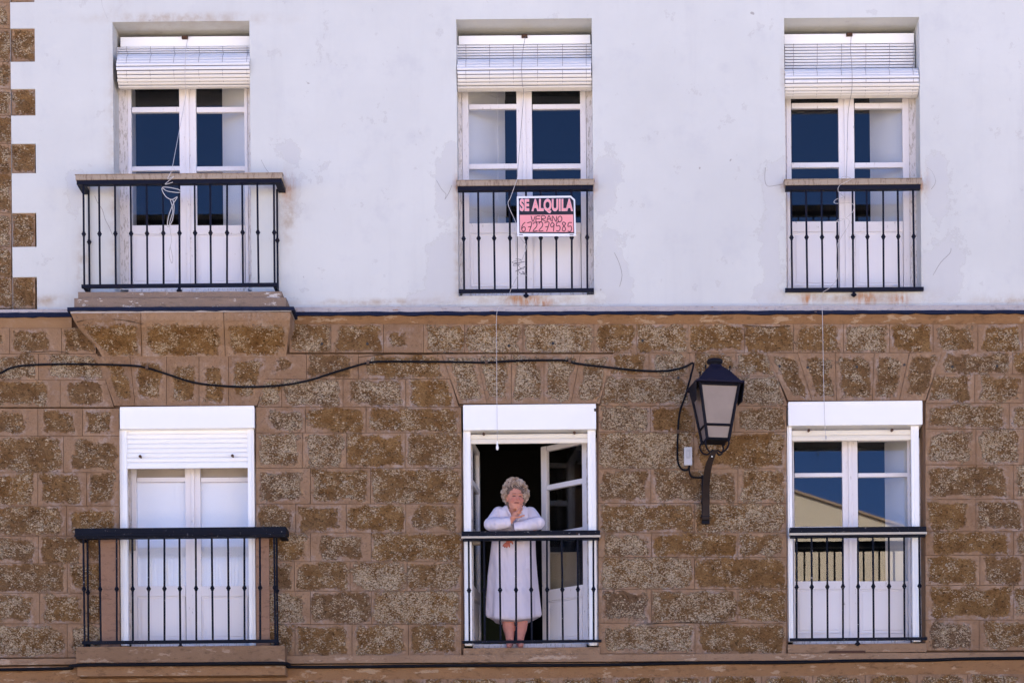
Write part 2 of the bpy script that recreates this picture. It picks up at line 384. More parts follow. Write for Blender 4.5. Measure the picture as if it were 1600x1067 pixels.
# ------------------------------------------------------------------ the house: things come under one empty
house = empty('apartment_building', (0, 3, 0), label='old house front with white plaster above and rough brown stone blocks below', cat='building')
U = [(177.5, 391.5, 34, 456), (714.5, 926.5, 30, 462), (1227, 1438, 28, 456)]
L = [(186, 399, 635, 1011), (722, 934, 632, 1011), (1230, 1444.5, 627, 1004)]
def wrect(t): a = rect(*t); return a
WALL_D = .34
def axis_cuts(lo, hi, edges, step):
    e = sorted(set([lo, hi]+[x for x in edges if lo < x < hi])); out = [lo]
    for a, b in zip(e, e[1:]):
        n = max(1, int(round((b-a)/step)))
        out += [a+(b-a)*i/n for i in range(1, n+1)]
    return out
def wall_mesh(x0, x1, z0, z1, holes, d0, d1, step, fn=None, wob=0, reveal=0):
    m = M(); xs = axis_cuts(x0, x1, [h[0] for h in holes]+[h[1] for h in holes], step)
    zs = axis_cuts(z0, z1, [h[2] for h in holes]+[h[3] for h in holes], step)
    def solid(i, j):
        cx, cz = (xs[i]+xs[i+1])/2, (zs[j]+zs[j+1])/2
        return not any(h[0] < cx < h[1] and h[2] < cz < h[3] for h in holes)
    idx = {}
    def V(i, j):
        if (i, j) not in idx:
            idx[(i, j)] = len(m.v); q = Vector((xs[i], d0, zs[j]))
            if wob: q.y += wob*(noise.noise(Vector((q.x*1.3, 0, q.z*1.3)))+.4*noise.noise(Vector((q.x*6, 3, q.z*6))))
            m.v.append(q)
        return idx[(i, j)]
    for i in range(len(xs)-1):
        for j in range(len(zs)-1):
            if solid(i, j): m.f.append([V(i,j), V(i+1,j), V(i+1,j+1), V(i,j+1)]); m.mi.append(0)
    nfront = len(m.v)
    m.cur = reveal
    for h in holes:          # the reveals
        if len(h) > 4 and h[4] == 'shallow': de = d0+.10
        else: de = d1
        a, b, c, e = h[:4]; s = d0-.0005
        m.add([(a,s,c),(a,de,c),(a,de,e),(a,s,e)], [(0,1,2,3)]); m.add([(b,s,c),(b,de,c),(b,de,e),(b,s,e)], [(3,2,1,0)])
        m.add([(a,s,e),(b,s,e),(b,de,e),(a,de,e)], [(0,3,2,1)][::1]); m.add([(a,s,c),(b,s,c),(b,de,c),(a,de,c)], [(0,1,2,3)])
    return m
# -- upper plaster wall
Uh = [wrect(t) for t in U]; Lh = [wrect(t) for t in L]
zc = P(800, 484, 0).z
quoinY = [(-60, 4), (45, 97), (139.5, 181), (225, 271), (333, 386), (433, 484)]
xq0, xq1 = P(18, 250).x, P(56, 250).x
XL, XR, ZTOP = P(-110, 500).x, P(1720, 500).x, P(800, -260).z
qholes = [(xq0-.001, xq1, P(40, b).z, P(40, a).z, 'shallow') for a, b in quoinY]
pm = wall_mesh(xq0, XR, zc, ZTOP, Uh+qholes, 0, WALL_D, .05, wob=.0025)
blobs = [(697,285,22,50),(702,245,14,20),(945,295,20,48),(945,270,24,24),(695,420,26,65),(955,415,28,50),(965,455,28,26),(1207,300,20,40),(1205,400,14,70),(1462,300,18,60),(1470,425,32,50),(1485,445,22,28),
         (452,300,17,28),(445,290,22,14),(120,300,12,30),(455,240,14,20),(1200,455,25,22),(660,470,30,12)]
rusty = [(823,470,26,12),(805,468,12,12),(1262,468,10,10),(1352,466,18,11),(1405,468,14,10),(448,292,9,18),(925,292,6,14),(716,292,5,20),(1441,288,6,20),(1226,285,5,8),(850,474,12,8)]
grimy = [(283,30,120,8),(820,468,110,10),(1335,465,110,10),(185,250,14,210),(716,380,6,90),(130,420,10,60),(450,330,12,50),(1228,110,5,40),(1600,470,80,8),(600,474,120,6),(60,470,50,8)]
def field(v, lst):
    k = (CAM_D+v.y)/F_PX; a = v.x/k; b = (v.z-CAM_Z)/k
    px = PPX+a*cR-b*sR; py = PPY-(a*sR+b*cR); s = 0
    for (x, y, rx, ry) in lst:
        q = ((px-x)/rx)**2+((py-y)/ry)**2
        if q < 4: s = max(s, math.exp(-q*1.1))
    return s
def pattrs(m, kinds=('stain','rust','grime')):
    src = dict(stain=blobs, rust=rusty, grime=grimy); return {k: [field(v, src[k]) for v in m.v] for k in kinds}
plw = build('plaster_wall', pm, plasterM, house, attrs=pattrs(pm), origin=Vector((0, 0, zc)))
# rest of the building's shell (roof, sides, back), so that the sun stays behind it
sh = M(); xl, xr2 = -14, 13
sh.box(xl, xr2, 9.5, 9.8, 0, 12.6); sh.box(xl-.3, xl, .02, 9.8, 0, 12.6); sh.box(xr2, xr2+.3, .02, 9.8, 0, 12.6)
build('shell_wall', sh, mortarM, house)
build('roof', M().box(xl-.3, xr2+.3, -.15, 9.85, 12.6, 12.85), plain('roof_slab', (.4, .3, .22), .9), house)
build('side_stone', M().box(xl, XL, .001, .3, 0, zc-.001).box(XR, xr2, .001, .3, 0, zc-.001), mortarM, house)
pm2 = M().box(xl, XL, .0, .3, zc, 12.6).box(XR, xr2, .0, .3, zc, 12.6).box(XL, XR, .004, .3, ZTOP, 12.6)
k = pattrs(pm2); build('side_plaster', pm2, plasterM, house, attrs=k)
# -- lower stone wall backing
XB0 = XL; ZB0 = P(800, 1130).z
bm_ = wall_mesh(XB0, XR, ZB0, zc, Lh, .048, WALL_D, 3, reveal=1)
stw = build('stone_wall', bm_, [jointM, mortarM], house, origin=Vector((0, 0, ZB0)))
build('ground_floor_wall', M().box(XL, XR, 0.0, .34, 0, ZB0-.001), mortarM, house)
# -- mortar-faced blocks
def block(corners, expose, tone, pale, parent, d=0.0, inset=None, shrink=.33):
    """corners px: TL, TR, BR, BL"""
    tl, tr, br, bl = [Vector((c[0], c[1])) for c in corners]
    cen = (tl+tr+br+bl)/4
    def sh(c): return Vector((c.x+(shrink if c.x < cen.x else -shrink), c.y+(shrink if c.y < cen.y else -shrink)))
    tl, tr, br, bl = map(sh, (tl, tr, br, bl))
    wd, ht = ((tr-tl).length+(br-bl).length)/2, ((bl-tl).length+(br-tr).length)/2
    nx, ny = max(3, int(wd/7)), max(3, int(ht/7)); m = M(); att = []
    ix = min(R.uniform(4, 9), wd*.12) if inset is None else inset[0]; iy = min(R.uniform(3, 6.5), ht*.14) if inset is None else inset[1]
    shk = (1-expose)
    ox, oy = R.uniform(-1, 1)*wd*.16*shk, R.uniform(-1, 1)*ht*.1*shk
    hx, hy = (wd/2-ix)*(1-.45*shk), (ht/2-iy)*(1-.35*shk)
    for j in range(ny+1):
        for i in range(nx+1):
            u, v_ = i/nx, j/ny
            q = (tl*(1-u)+tr*u)*(1-v_)+(bl*(1-u)+br*u)*v_
            lx, ly = (u-.5)*wd-ox, (v_-.5)*ht-oy
            dist = min(hx-abs(lx), hy-abs(ly))/9.0
            dist += .75*noise.noise(Vector((q.x/19, q.y/15, 1.5)))
            if expose < .3: dist -= .5
            dist = max(-1.2, min(1.2, dist)); edge = i in (0, nx) or j in (0, ny)
            dd = d if edge else d+max(0, min(1, dist*1.5))*(.010+.022*noise.noise(Vector((q.x/10, q.y/8, 0))))+.0015*R.uniform(-1, 1)
            if edge: dist = min(dist, -.32)
            m.v.append(P(q.x, q.y, dd)); att.append(dist)
    for j in range(ny):
        for i in range(nx):
            a = j*(nx+1)+i; m.f.append([a, a+nx+1, a+nx+2, a+1]); m.mi.append(0)
    ring = [i for i in range(nx+1)]+[(j+1)*(nx+1)-1 for j in range(1, ny+1)]+[ny*(nx+1)+i for i in range(nx-1, -1, -1)]+[j*(nx+1) for j in range(ny-1, 0, -1)]
    n0 = len(m.v)
    for r_ in ring: m.v.append(m.v[r_]+Vector((0, .055, 0))); att.append(-.6)
    for i in range(len(ring)):
        k_ = (i+1) % len(ring); m.f.append([ring[i], ring[k_], n0+k_, n0+i]); m.mi.append(0)
    o = build('stone_block', m, stoneM, parent, attrs={'expose': att}); o['tone'] = tone; o['pale'] = pale
    return o
OVR = {}   # (course, approx centre x) -> (expose, tone, pale)
for key, val in {(0,630):(.05,.3,.2),(0,557):(.75,.2,.1),(0,694):(.9,0,.8),(0,771):(1,0,1),(0,872):(1,.1,1),(0,961):(1,.1,.3),(0,1035):(1,.1,.6),(0,1119):(1,0,.3),(0,1200):(1,.1,.2),
    (0,1354):(1,.3,.9),(0,1279):(1,.1,.2),(0,1424):(1,0,.1),(0,1493):(.9,.2,.4),(0,1562):(.7,0,.4),(0,56):(.35,.4,.2),(0,-15):(.2,.4,.2),
    (1,440):(.12,.4,.2),(1,585):(.6,.1,.5),(2,488):(.9,.6,.9),(2,585):(.8,.5,.7),(2,670):(.85,0,.3),(3,440):(.4,.8,.7),(3,524):(1,-.2,0),(3,645):(1,.1,.2),
    (4,470):(1,.2,.6),(4,587):(1,0,.2),(4,678):(.9,.3,.5),(5,442):(.5,.7,.6),(5,533):(1,.2,.4),(5,650):(1,.2,.4),(6,470):(.45,.6,.5),(6,587):(1,-.2,.2),(6,680):(.8,.3,.3),
    (7,530):(.35,.5,.5),(7,650):(1,0,.5),(8,470):(1,.1,.3),(8,590):(1,.2,1),(8,680):(1,.3,.6),(9,440):(.7,.5,.9),(9,532):(1,.6,.3),(9,650):(1,0,1),(10,470):(.9,.5,1),(10,594):(.85,.1,.6),(10,680):(.75,.2,.3),
    (3,976):(1,.7,.9),(4,1010):(1,.4,1),(4,1155):(1,-.2,.1),(5,1190):(1,.2,.8),(5,976):(1,.5,.4),(6,1010):(1,.2,.4),(6,1158):(1,.2,.8),(7,976):(.8,.5,1),(7,1086):(1,0,.1),(7,1190):(.9,.3,.5),
    (8,1010):(1,.2,1),(8,1158):(1,.1,.05),(9,976):(.9,.9,.4),(9,1085):(1,.4,.7),(9,1190):(1,.1,.4),(10,1010):(.8,.4,1),(10,1158):(.9,.2,.3),(2,1010):(1,.4,.8),(2,1180):(1,.5,.8),
    (3,94):(.3,.3,.1),(3,155):(.35,.4,.1),(3,30):(.8,.2,.1),(4,50):(1,.3,.2),(4,143):(.45,.4,.3),(5,30):(.9,.3,.3),(5,97):(.9,.2,.2),(5,160):(.7,.4,.3),(6,50):(.8,.3,.4),(6,145):(.6,0,.4),
    (7,1515):(.75,-.1,0),(6,1487):(.55,0,.2),(8,1490):(.9,-.1,.2),(10,1490):(.7,.9,.6),(10,1560):(.9,.2,.5)}.items(): OVR[key] = val
def ovr(course, cx, dflt):
    best = None
    for (c, x), v in OVR.items():
        if c == course and abs(x-cx) < 24 and (best is None or abs(x-cx) < best[0]): best = (abs(x-cx), v)
    return best[1] if best else dflt
def courses(reg, xa, xb, rows):
    for (ci, y0, y1, joints) in rows:
        xs = [(v if isinstance(v, tuple) else (v, v)) for v in [xa]+joints+[xb]]
        for (a, a2), (b, b2) in zip(xs, xs[1:]):
            if b-a < 12 and b2-a2 < 12: continue
            e = R.uniform(.7, 1) if reg != 'A' else R.uniform(.55, .95)
            e, t, p = ovr(ci, (a+b)/2, (e, R.uniform(0, .6), R.choice((.1, .3, .5, .9))))
            block([(a, y0), (b, y0), (b2, y1), (a2, y1)], e, t, p, stw)
# the band under the plaster runs right across
courses('T', -100, 150, [(0, 512, 553, [-40, 15, 96])])
courses('T', 452, 1700, [(0, 506, 551, [517, 599, 662, 726, 817, 928, 995, 1075, 1163, 1240, 1318, 1390, 1458, 1528, 1597, 1650])])
courses('A', -100, (152, 165), [(1, 553, 594, [-30, 60])])
courses('A', -100, 186, [(3, 638, 681, [-60, 59, 129]), (4, 681, 738, [-20, 99]), (5, 738, 790, [-60, 59, 135]), (6, 790, 837, [-20, 104]),
    (7, 837, 880, [-60, 60, 130]), (8, 880, 926, [-20, 105]), (9, 926, 974, [-60, 62, 132]), (10, 974, 1027, [-20, 105])])
courses('A', -100, (165, 178), [(2, 594, 636, [-60, 94])])
courses('B', (424, 413), (690, 703.5), [(1, 553, 592, [479, 560])])
courses('B', (413, 402), (703.5, 717), [(2, 592, 636, [440, 536, 634])])
courses('B', 400, 721, [(3, 636, 676, [477, 572]), (4, 676, 731, [541-68, 541, 633]), (5, 731, 787, [485, 579]), (6, 787, 832, [462, 541, 634]), (7, 832, 877, [485, 580]),
    (8, 877, 923, [460, 547, 636]), (9, 923, 975, [485, 580]), (10, 975, 1024, [461, 550, 638])])
courses('C', (958, 948), (1198, 1214.5), [(1, 551, 588, [1014, 1078, 1150])])
courses('C', (948, 937), (1214.5, 1231), [(2, 588, 634, [1078, 1140])])
courses('C', 935, 1229, [(3, 634, 675, [1016, 1085, 1148]), (4, 675, 732, [1084]), (5, 732, 786, [1017, 1153]), (6, 786, 832, [1085]), (7, 832, 870, [1018, 1153]),
    (8, 870, 920, [1085]), (9, 920, 973, [1018, 1153]), (10, 973, 1021, [1086])])
courses('D', (1472, 1460), 1700, [(1, 549, 585, [1582, 1640])])
courses('D', (1460, 1446), 1700, [(2, 585, 630, [1523, 1600])])
courses('D', 1446, 1700, [(3, 630, 670, [1577, 1640]), (4, 670, 726, [1525, 1600]), (5, 726, 780, [1584, 1650]), (6, 780, 830, [1525, 1600]), (7, 830, 867, [1584, 1650]),
    (8, 867, 914, [1531, 1600]), (9, 914, 968, [1584, 1650]), (10, 968, 1016, [1530, 1610])])
xs = [-100, -40, 40, 122, 205, 290, 372, 448, 533, 616, 700, 790, 872, 955, 1030, 1105, 1190, 1270, 1352, 1433, 1512, 1600, 1690]
for a, b in zip(xs, xs[1:]):
    y = 1062-(a-400)*.009
    if 100 < a < 440: y = 1066
    block([(a, y-(0)), (b, y), (b, y+46), (a, y+46)], R.uniform(.7, 1), R.uniform(0, .5), R.choice((.2, .6)), stw, inset=(9, 3))
for v in ([(152,556,178,634),(203,556,211,634),(260,556,260,634),(311,556,311,634),(357,556,357,634),(424,556,402,634)],
          [(690,553,717,631),(744,553,761,631),(799,553,799,631),(850,553,850,631),(907,553,892,631),(958,553,937,631)],
          [(1198,551,1231,626),(1246,551,1269,626),(1305,551,1307,626),(1366,551,1363,626),(1421,551,1405,626),(1472,550,1446,626)]):
    left = v[0][0] < 200
    for a, b in zip(v, v[1:]):
        block([(a[0], a[1]), (b[0], b[1]), (b[2], b[3]), (a[2], a[3])], R.uniform(.45, .7) if left else R.uniform(.85, 1), .1 if left else .4, .2 if left else (.9 if v[0][0] < 1000 else .4), stw, inset=(9, 9))
# small leftovers beside the outer voussoirs
# -- corner quoins beside the plaster
quo = empty('corner_quoin', P(18, 484, .012), house)
ys = [-60, 4, 45, 97, 139.5, 181, 225, 271, 333, 386, 433, 482]
for i, (a, b) in enumerate(zip(ys, ys[1:])):
    wide = (i % 2 == 0)
    block([(-70, a), (18.2, a), (18.2, b), (-70, b)], R.uniform(.8, 1), .4, R.choice((.4, 1)), quo, d=.014, inset=(3, 4))
    if wide: block([(18.4, a), (55, a), (55, b), (18.4, b)], R.uniform(.8, 1), .3, R.choice((.2, .7)), quo, d=.014, inset=(4, 4))
build('backing', M().pbox(-100, 17, -260, 484, .068, .2), mortarM, house)
build('backing', M().pbox(17, 70, -100, 484, .072, .1), mortarM, house)

# -- string courses
def strip(name, x0, x1, ya0, ya1, yb0, yb1, d0, d1, mat, wob=0, parent=house, step=12, attrs=None):
    """long moulding between px x0 and x1; front face spans ya0..ya1 at x0 and yb0..yb1 at x1"""
    m = M(); n = max(2, int((x1-x0)/step))
    for i in range(n+1):
        u = i/n; x = x0+(x1-x0)*u; w_ = wob*noise.noise(Vector((x/16, ya0, 0))); w2 = wob*noise.noise(Vector((x/11, ya0+50, 0)))
        t = P(x, ya0+(yb0-ya0)*u+w_*.6, d0); b = P(x, ya1+(yb1-ya1)*u+w2, d0)
        m.v += [t, b, Vector((b.x, d1, b.z)), Vector((t.x, d1, t.z))]
    for i in range(n):
        a = i*4
        for k_ in range(4): m.f.append([a+k_, a+(k_+1)%4, a+4+(k_+1)%4, a+4+k_]); m.mi.append(0)
    m.f += [[3, 2, 1, 0], [n*4, n*4+1, n*4+2, n*4+3]]; m.mi += [0, 0]
    return build(name, m, mat, parent, attrs=({'rust': [field(v, rusty) for v in m.v]} if attrs else None))
def cove(x0, x1, pts0, pts1, mat, parent=house, name='cove_moulding'):
    m = M(); n = max(1, int((x1-x0)/20)); k_ = len(pts0)
    for i in range(n+1):
        u = i/n; x = x0+(x1-x0)*u
        for (ya, da), (yb, db) in zip(pts0, pts1): m.v.append(P(x, ya+(yb-ya)*u, da+(db-da)*u))
    for i in range(n):
        for j in range(k_-1):
            a = i*k_+j; m.f.append([a, a+1, a+k_+1, a+k_]); m.mi.append(0)
    return build(name, m, mat, parent, smooth=True)
strip('string_course', -110, 112, 484, 489, 483, 488, -.065, .01, ledgeM, .5)
strip('drip_edge', -110, 112, 489, 496, 488, 495, -.075, 0, bitumenM, 1.2)
cove(-110, 112, [(494, -.075), (497, -.05), (505, -.025), (513, .012)], [(494, -.075), (497, -.05), (505, -.025), (513, .012)], mortarM)
strip('string_course', 456, 1720, 480, 488, 476, 484, -.065, .01, ledgeM, .6)
strip('drip_edge', 456, 1720, 487.5, 492.5, 484, 489, -.075, 0, bitumenM, 1.5)
cove(452, 1720, [(490, -.075), (494, -.048), (500, -.02), (507, .012)], [(486, -.075), (490, -.048), (499, -.02), (506, .012)], sandM)
strip('string_course', -110, 122, 1030, 1040, 1028, 1037, -.05, .02, lowledgeM, .6)
strip('string_course', 444, 1720, 1024, 1036, 1018, 1028, -.05, .02, lowledgeM, .6)
cove(-110, 1720, [(1042, -.05), (1047, -.04), (1055, -.01), (1068, .013)], [(1030, -.05), (1034, -.04), (1042, -.01), (1052, .013)], sandM)
# -- sills below the flush windows
for (x0, x1, y0, y1) in ((716, 928, 461.5, 478), (1228, 1441, 456, 475)):
    m = wall_mesh(*rect(x0, x1, y0, y1, -.006), [], -.006, 0, .03)
    a, b, c, e = rect(x0, x1, y0, y1, -.006)
    m.add([(a,-.006,e),(b,-.006,e),(b,.3,e),(a,.3,e)], [(0,1,2,3)]); m.add([(a,-.006,c),(a,.02,c),(a,.02,e),(a,-.006,e)], [(0,1,2,3)]); m.add([(b,-.006,c),(b,.02,c),(b,.02,e),(b,-.006,e)], [(3,2,1,0)])
    build('window_sill', m, plasterM, house, attrs=pattrs(m))
for (x0, x1, y0, y1) in ((724, 938, 1011, 1024), (1231, 1448, 1005, 1019)):
    build('window_sill', M().pbox(x0, x1, y0, y1, -.02, .34), lowledgeM, house, bevel=.006)
build('window_sill', M().pbox(190, 398, 1009, 1020, -.02, .34), lowledgeM, house)
# small rusted tile lying in the sill of the right window is part of the ledge
build('rusty_flashing', M().pbox(1296, 1352, 1016, 1020, -.055, -.02), rustM, house)

# -- projecting balcony slabs
bal = empty('balcony', P(282, 484, -.15), house)
strip('slab_lip', 122, 440, 456.5, 466, 455.5, 465, -.25, .0, slabM, .8, bal, attrs=True)
strip('slab_step', 116, 447, 466, 480, 465, 479, -.28, .0, slabM, .6, bal, attrs=True)
strip('drip_edge', 105, 459, 480, 485.5, 479, 484.5, -.31, .0, bitumenM, 1.4, bal)
build('slab_side', M().pbox(110, 455, 483, 488, -.29, -.0), ledgeM, bal)
for (a0, a1, b0, b1) in ((110, 219.4, 160, 221), (220.4, 349, 222, 351.5), (350, 454, 352.5, 447)):     # corbel course in three stones
    m = M(); prof = [(488, -.285, 0), (500, -.27, .10), (512, -.22, .25), (525, -.14, .5), (540, -.05, .78), (557, .0, 1)]; nx = 16; att = []
    for (y, d, u) in prof:
        for i in range(nx+1):
            s = i/nx; x = (a0+(a1-a0)*s)*(1-u)+(b0+(b1-b0)*s)*u
            ex = min(1, max(-1, min((y-512)/10, (552-y)/9, min(s, 1-s)*(a1-a0)/12-1.0)))
            m.v.append(P(x, y, d+.008*noise.noise(Vector((x/9, y/9, 3))))); att.append(ex+.3*noise.noise(Vector((x/20, y/15, 8))))
    for j in range(len(prof)-1):
        for i in range(nx):
            a = j*(nx+1)+i; m.f.append([a, a+nx+1, a+nx+2, a+1]); m.mi.append(0)
    for side in (0, nx):            # returns to the wall
        n0 = len(m.v); rr = [j*(nx+1)+side for j in range(len(prof))]
        for r_ in rr: q = m.v[r_].copy(); q.y = .012; m.v.append(q); att.append(-.6)
        for j in range(len(rr)-1):
            f = [rr[j], rr[j+1], n0+j+1, n0+j]; m.f.append(f if side == nx else f[::-1]); m.mi.append(0)
    o = build('corbel_stone', m, stoneM, bal, attrs={'expose': att}); o['tone'] = -.1; o['pale'] = .25
bal2 = empty('balcony', P(282, 1035, -.12), house)
strip('slab', 119, 445, 1010, 1035, 1008, 1033, -.20, .012, make_sand('dirty_slab_stone', (.19, .11, .062), (.30, .19, .115), (.36, .25, .17), .60), .5, bal2)
strip('slab_under_band', 121, 446, 1041, 1056, 1040, 1054, -.165, .012, sandM, .4, bal2)  # plain sandstone band below the slab
# smooth pinkish jambs beside the lower left window
for (x0, x1) in ((156, 186.5), (400, 421)):
    build('stone_jamb', M().pbox(x0, x1, 838, 1011, -.012, .013), make_sand('smooth_pink_jamb', (.30, .17, .11), (.36, .22, .15), (.44, .33, .27), .66), house, bevel=.004)

# ------------------------------------------------------------------ rooms behind
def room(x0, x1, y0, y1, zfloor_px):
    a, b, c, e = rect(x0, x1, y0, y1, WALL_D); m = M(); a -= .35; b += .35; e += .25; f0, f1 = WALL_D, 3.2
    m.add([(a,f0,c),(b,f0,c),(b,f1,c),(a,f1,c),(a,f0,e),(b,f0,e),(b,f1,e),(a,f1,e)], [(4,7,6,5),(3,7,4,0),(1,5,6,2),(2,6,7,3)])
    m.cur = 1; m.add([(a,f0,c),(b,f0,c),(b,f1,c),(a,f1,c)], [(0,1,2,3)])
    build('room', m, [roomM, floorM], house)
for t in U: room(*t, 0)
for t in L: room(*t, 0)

# ------------------------------------------------------------------ french doors
def leaf_set(par, px0, px1, bars, ybot, ytop, panel, d, hinge=None, ang=0, mat=frameM, st=9, stc=12, side=0):
    """one leaf: glass px0..px1; bars list of (y0,y1) glass rows; panel (y0,y1)"""
    lo = st if side == 0 else stc; hi = stc if side == 0 else st
    t = .045; m = M(); X0, X1 = px0-lo, px1+hi
    m.pbox(X0, px0, ytop, ybot, d, d+t); m.pbox(px1, X1, ytop, ybot, d, d+t)
    edges = [ytop]+[v for b in bars for v in b]+[panel[0], panel[1], ybot]
    for a, b in zip(edges[0::2], edges[1::2]):
        if b-a > .3: m.pbox(px0, px1, a, b, d+.002, d+t-.002)
    if hinge is not None: m.rot_z(hinge[0], hinge[1], ang)
    lf = build('leaf', m, mat, par, bevel=.003)
    for (a, b) in bars:
        g_ = M().pbox(px0, px1, a, b, d+.016, d+.021)
        if hinge is not None: g_.rot_z(hinge[0], hinge[1], ang)
        build('pane', g_, glassM, par)
    q = M().pbox(px0, px1, panel[0], panel[1], d+.014, d+.03); q.pbox(px0+7, px1-7, panel[0]+6, panel[1]-6, d+.006, d+.02)
    for (x0, x1, y0, y1) in ((px0+2, px1-2, panel[0]+1.2, panel[0]+2.6), (px0+2, px1-2, panel[1]-2.6, panel[1]-1.2), (px0+2, px0+3.6, panel[0]+2.6, panel[1]-2.6), (px1-3.6, px1-2, panel[0]+2.6, panel[1]-2.6)):
        q.pbox(x0, x1, y0, y1, d+.004, d+.014)
    if hinge is not None: q.rot_z(hinge[0], hinge[1], ang)
    build('panel', q, panelM, par, bevel=.002)
def shutter_inside(par, xa, da, xb, db, y0, y1, groove=True):
    m = M(); a0, b0 = P(xa, (y0+y1)/2, da), P(xb, (y0+y1)/2, db); z0, z1 = P(xa, y1, da).z, P(xa, y0, da).z
    u = (b0-a0); u.z = 0; L_ = u.length; u.normalize(); nrm = Vector((-u.y, u.x, 0))*.02
    def slab(s0, s1, off, th, za, zb):
        q = [Vector((*(a0+u*s).xy, 0)) for s in (s0, s1)]; o1 = nrm*off; o2 = nrm*(off+th)
        vs = [q[0]+o1, q[1]+o1, q[1]+o2, q[0]+o2]
        m.add([v+Vector((0,0,za)) for v in vs]+[v+Vector((0,0,zb)) for v in vs], [(0,3,2,1),(4,5,6,7),(0,1,5,4),(1,2,6,5),(2,3,7,6),(3,0,4,7)])
    slab(0, L_, 0, 1, z0, z1)
    if groove:
        for f in (.02, .82): slab(L_*f, L_*(f+.16), -.4, .4, z0, z1)
        for f in (0, .46, .94): slab(0, L_, -.35, .35, z0+(z1-z0)*f, z0+(z1-z0)*(f+.05))
    build('inner_shutter', m, plain('inner_shutter_white', (.72, .72, .76), .6, .04, 4), par)
def french(i, name_lab, op, gl, gr, bars, panel, yb, jam_l, jam_r, head_y, d=.27, mat=frameM):
    par = empty('french_door', P((op[0]+op[1])/2, yb, d), house)
    if name_lab: par['label'] = name_lab
    m = M(); m.pbox(min(jam_l[0], op[0]-3), jam_l[1], head_y, yb+1, d-.015, d+.06); m.pbox(jam_r[0], max(jam_r[1], op[1]+3), head_y, yb+1, d-.015, d+.06)
    m.pbox(jam_l[1], jam_r[0], head_y-14, bars[0][0]-6 if False else head_y, d-.014, d+.06)
    m.pbox(jam_l[1], jam_r[0], yb-1, yb+6, d-.013, d+.06)
    build('frame', m, frameoldM, par, bevel=.003)
    return par
# upper ones
specU = [
 (0, (206, 281), (307, 382.5), [(128.5, 167.5), (175.5, 260), (267, 352)], (366, 445), 452, (187.5, 200), (388, 393), (351, 383), 1),
 (1, (733, 808), (832, 907.5), [(128, 163), (170.5, 256), (264, 348.5)], (364, 449), 456, (717, 722.5), (917, 922.5), (733, 790), 0),
 (2, (1237, 1311), (1335.5, 1411), [(136, 161), (169.5, 254), (262, 346)], (362, 448), 455, (1226, 1229), (1421.5, 1428), (1362, 1411), 1)]
for (i, gl, gr, bars, panel, yb, jl, jr, shx, sd_) in specU:
    par = french(i, None, U[i], gl, gr, bars, panel, yb, jl, jr, bars[0][0]-10)
    cx = (gl[1]+gr[0])/2
    leaf_set(par, gl[0], gl[1], bars, yb, bars[0][0]-8, panel, .27, side=0, st=gl[0]-jl[1]-.5, stc=cx-gl[1]-.4)
    leaf_set(par, gr[0], gr[1], bars, yb, bars[0][0]-8, panel, .271, side=1, st=jr[0]-gr[1]-.5, stc=gr[0]-cx-.4)
    build('cover_strip', M().pbox(cx-3.2, cx+2.2, bars[0][0]-6, yb, .255, .272), frameM, par, bevel=.003)
    if sd_: shutter_inside(par, shx[1]+10, .35, shx[0], .42+.004*(shx[1]-shx[0]), bars[0][0]-12, 500)
    else: shutter_inside(par, shx[0]-8, .35, shx[1], .62, bars[0][0]-12, 500)
    if sd_ and i == 0: shutter_inside(par, 202, .35, 213, .75, bars[0][0]-12, 500, False)
# lower left: closed, curtained
par = french(0, 'closed white door with net curtain behind its glass', L[0], 0, 0, [(724, 745)], 0, 1004, (201, 205), (391, 394), 716, .25)
bars = [(728, 745.5), (752.5, 915)]
leaf_set(par, 214, 290, bars, 1003, 720, (931, 1000), .25, side=0, st=8, stc=11.6)
leaf_set(par, 314, 388.5, bars, 1003, 720, (931, 1000), .251, side=1, st=2, stc=11.6)
build('cover_strip', M().pbox(299, 304.5, 722, 1003, .236, .252), frameM, par, bevel=.003)
for (a, b) in ((212, 293), (311, 392)):
    m = M(); n = 60
    for j, (y, amp, dd) in enumerate(((749, .0, .300), (800, .0, .300), (866, .0, .300), (866.5, .001, .288), (885, .004, .288), (918, .006, .288))):
        for q in range(n+1):
            x = a+(b-a)*q/n; m.v.append(P(x, y, dd+amp*math.sin(q*1.05+math.sin(q*.31)*2)))
    for j in range(5):
        for q in range(n): k_ = j*(n+1)+q; m.f.append([k_, k_+n+1, k_+n+2, k_+1]); m.mi.append(0)
    build('net_curtain', m, curtainM, par, smooth=True)
build('pelmet_board', M().pbox(206, 392, 722, 749, .305, .32), plain('taupe_pelmet', (.50, .42, .36), .8, .1, 6), par)
# lower middle: both leaves open inwards
parM = french(1, 'white door standing open inwards with both leaves swung back', L[1], 0, 0, [(690, 700)], 0, 1006, (735, 739), (917, 921), 684, .25)
hx = P(917, 850, .25).x
bars = [(692, 746), (754, 822), (832, 912)]
leaf_set(parM, 833, 908, bars, 1004, 684, (930, 996), .25, hinge=(hx, .25), ang=-math.radians(41), side=1, st=9, stc=11)
hx2 = P(739, 850, .25).x
leaf_set(parM, 748, 823, bars, 1004, 684, (930, 996), .25, hinge=(hx2, .25), ang=math.radians(85), side=0, st=9, stc=11)
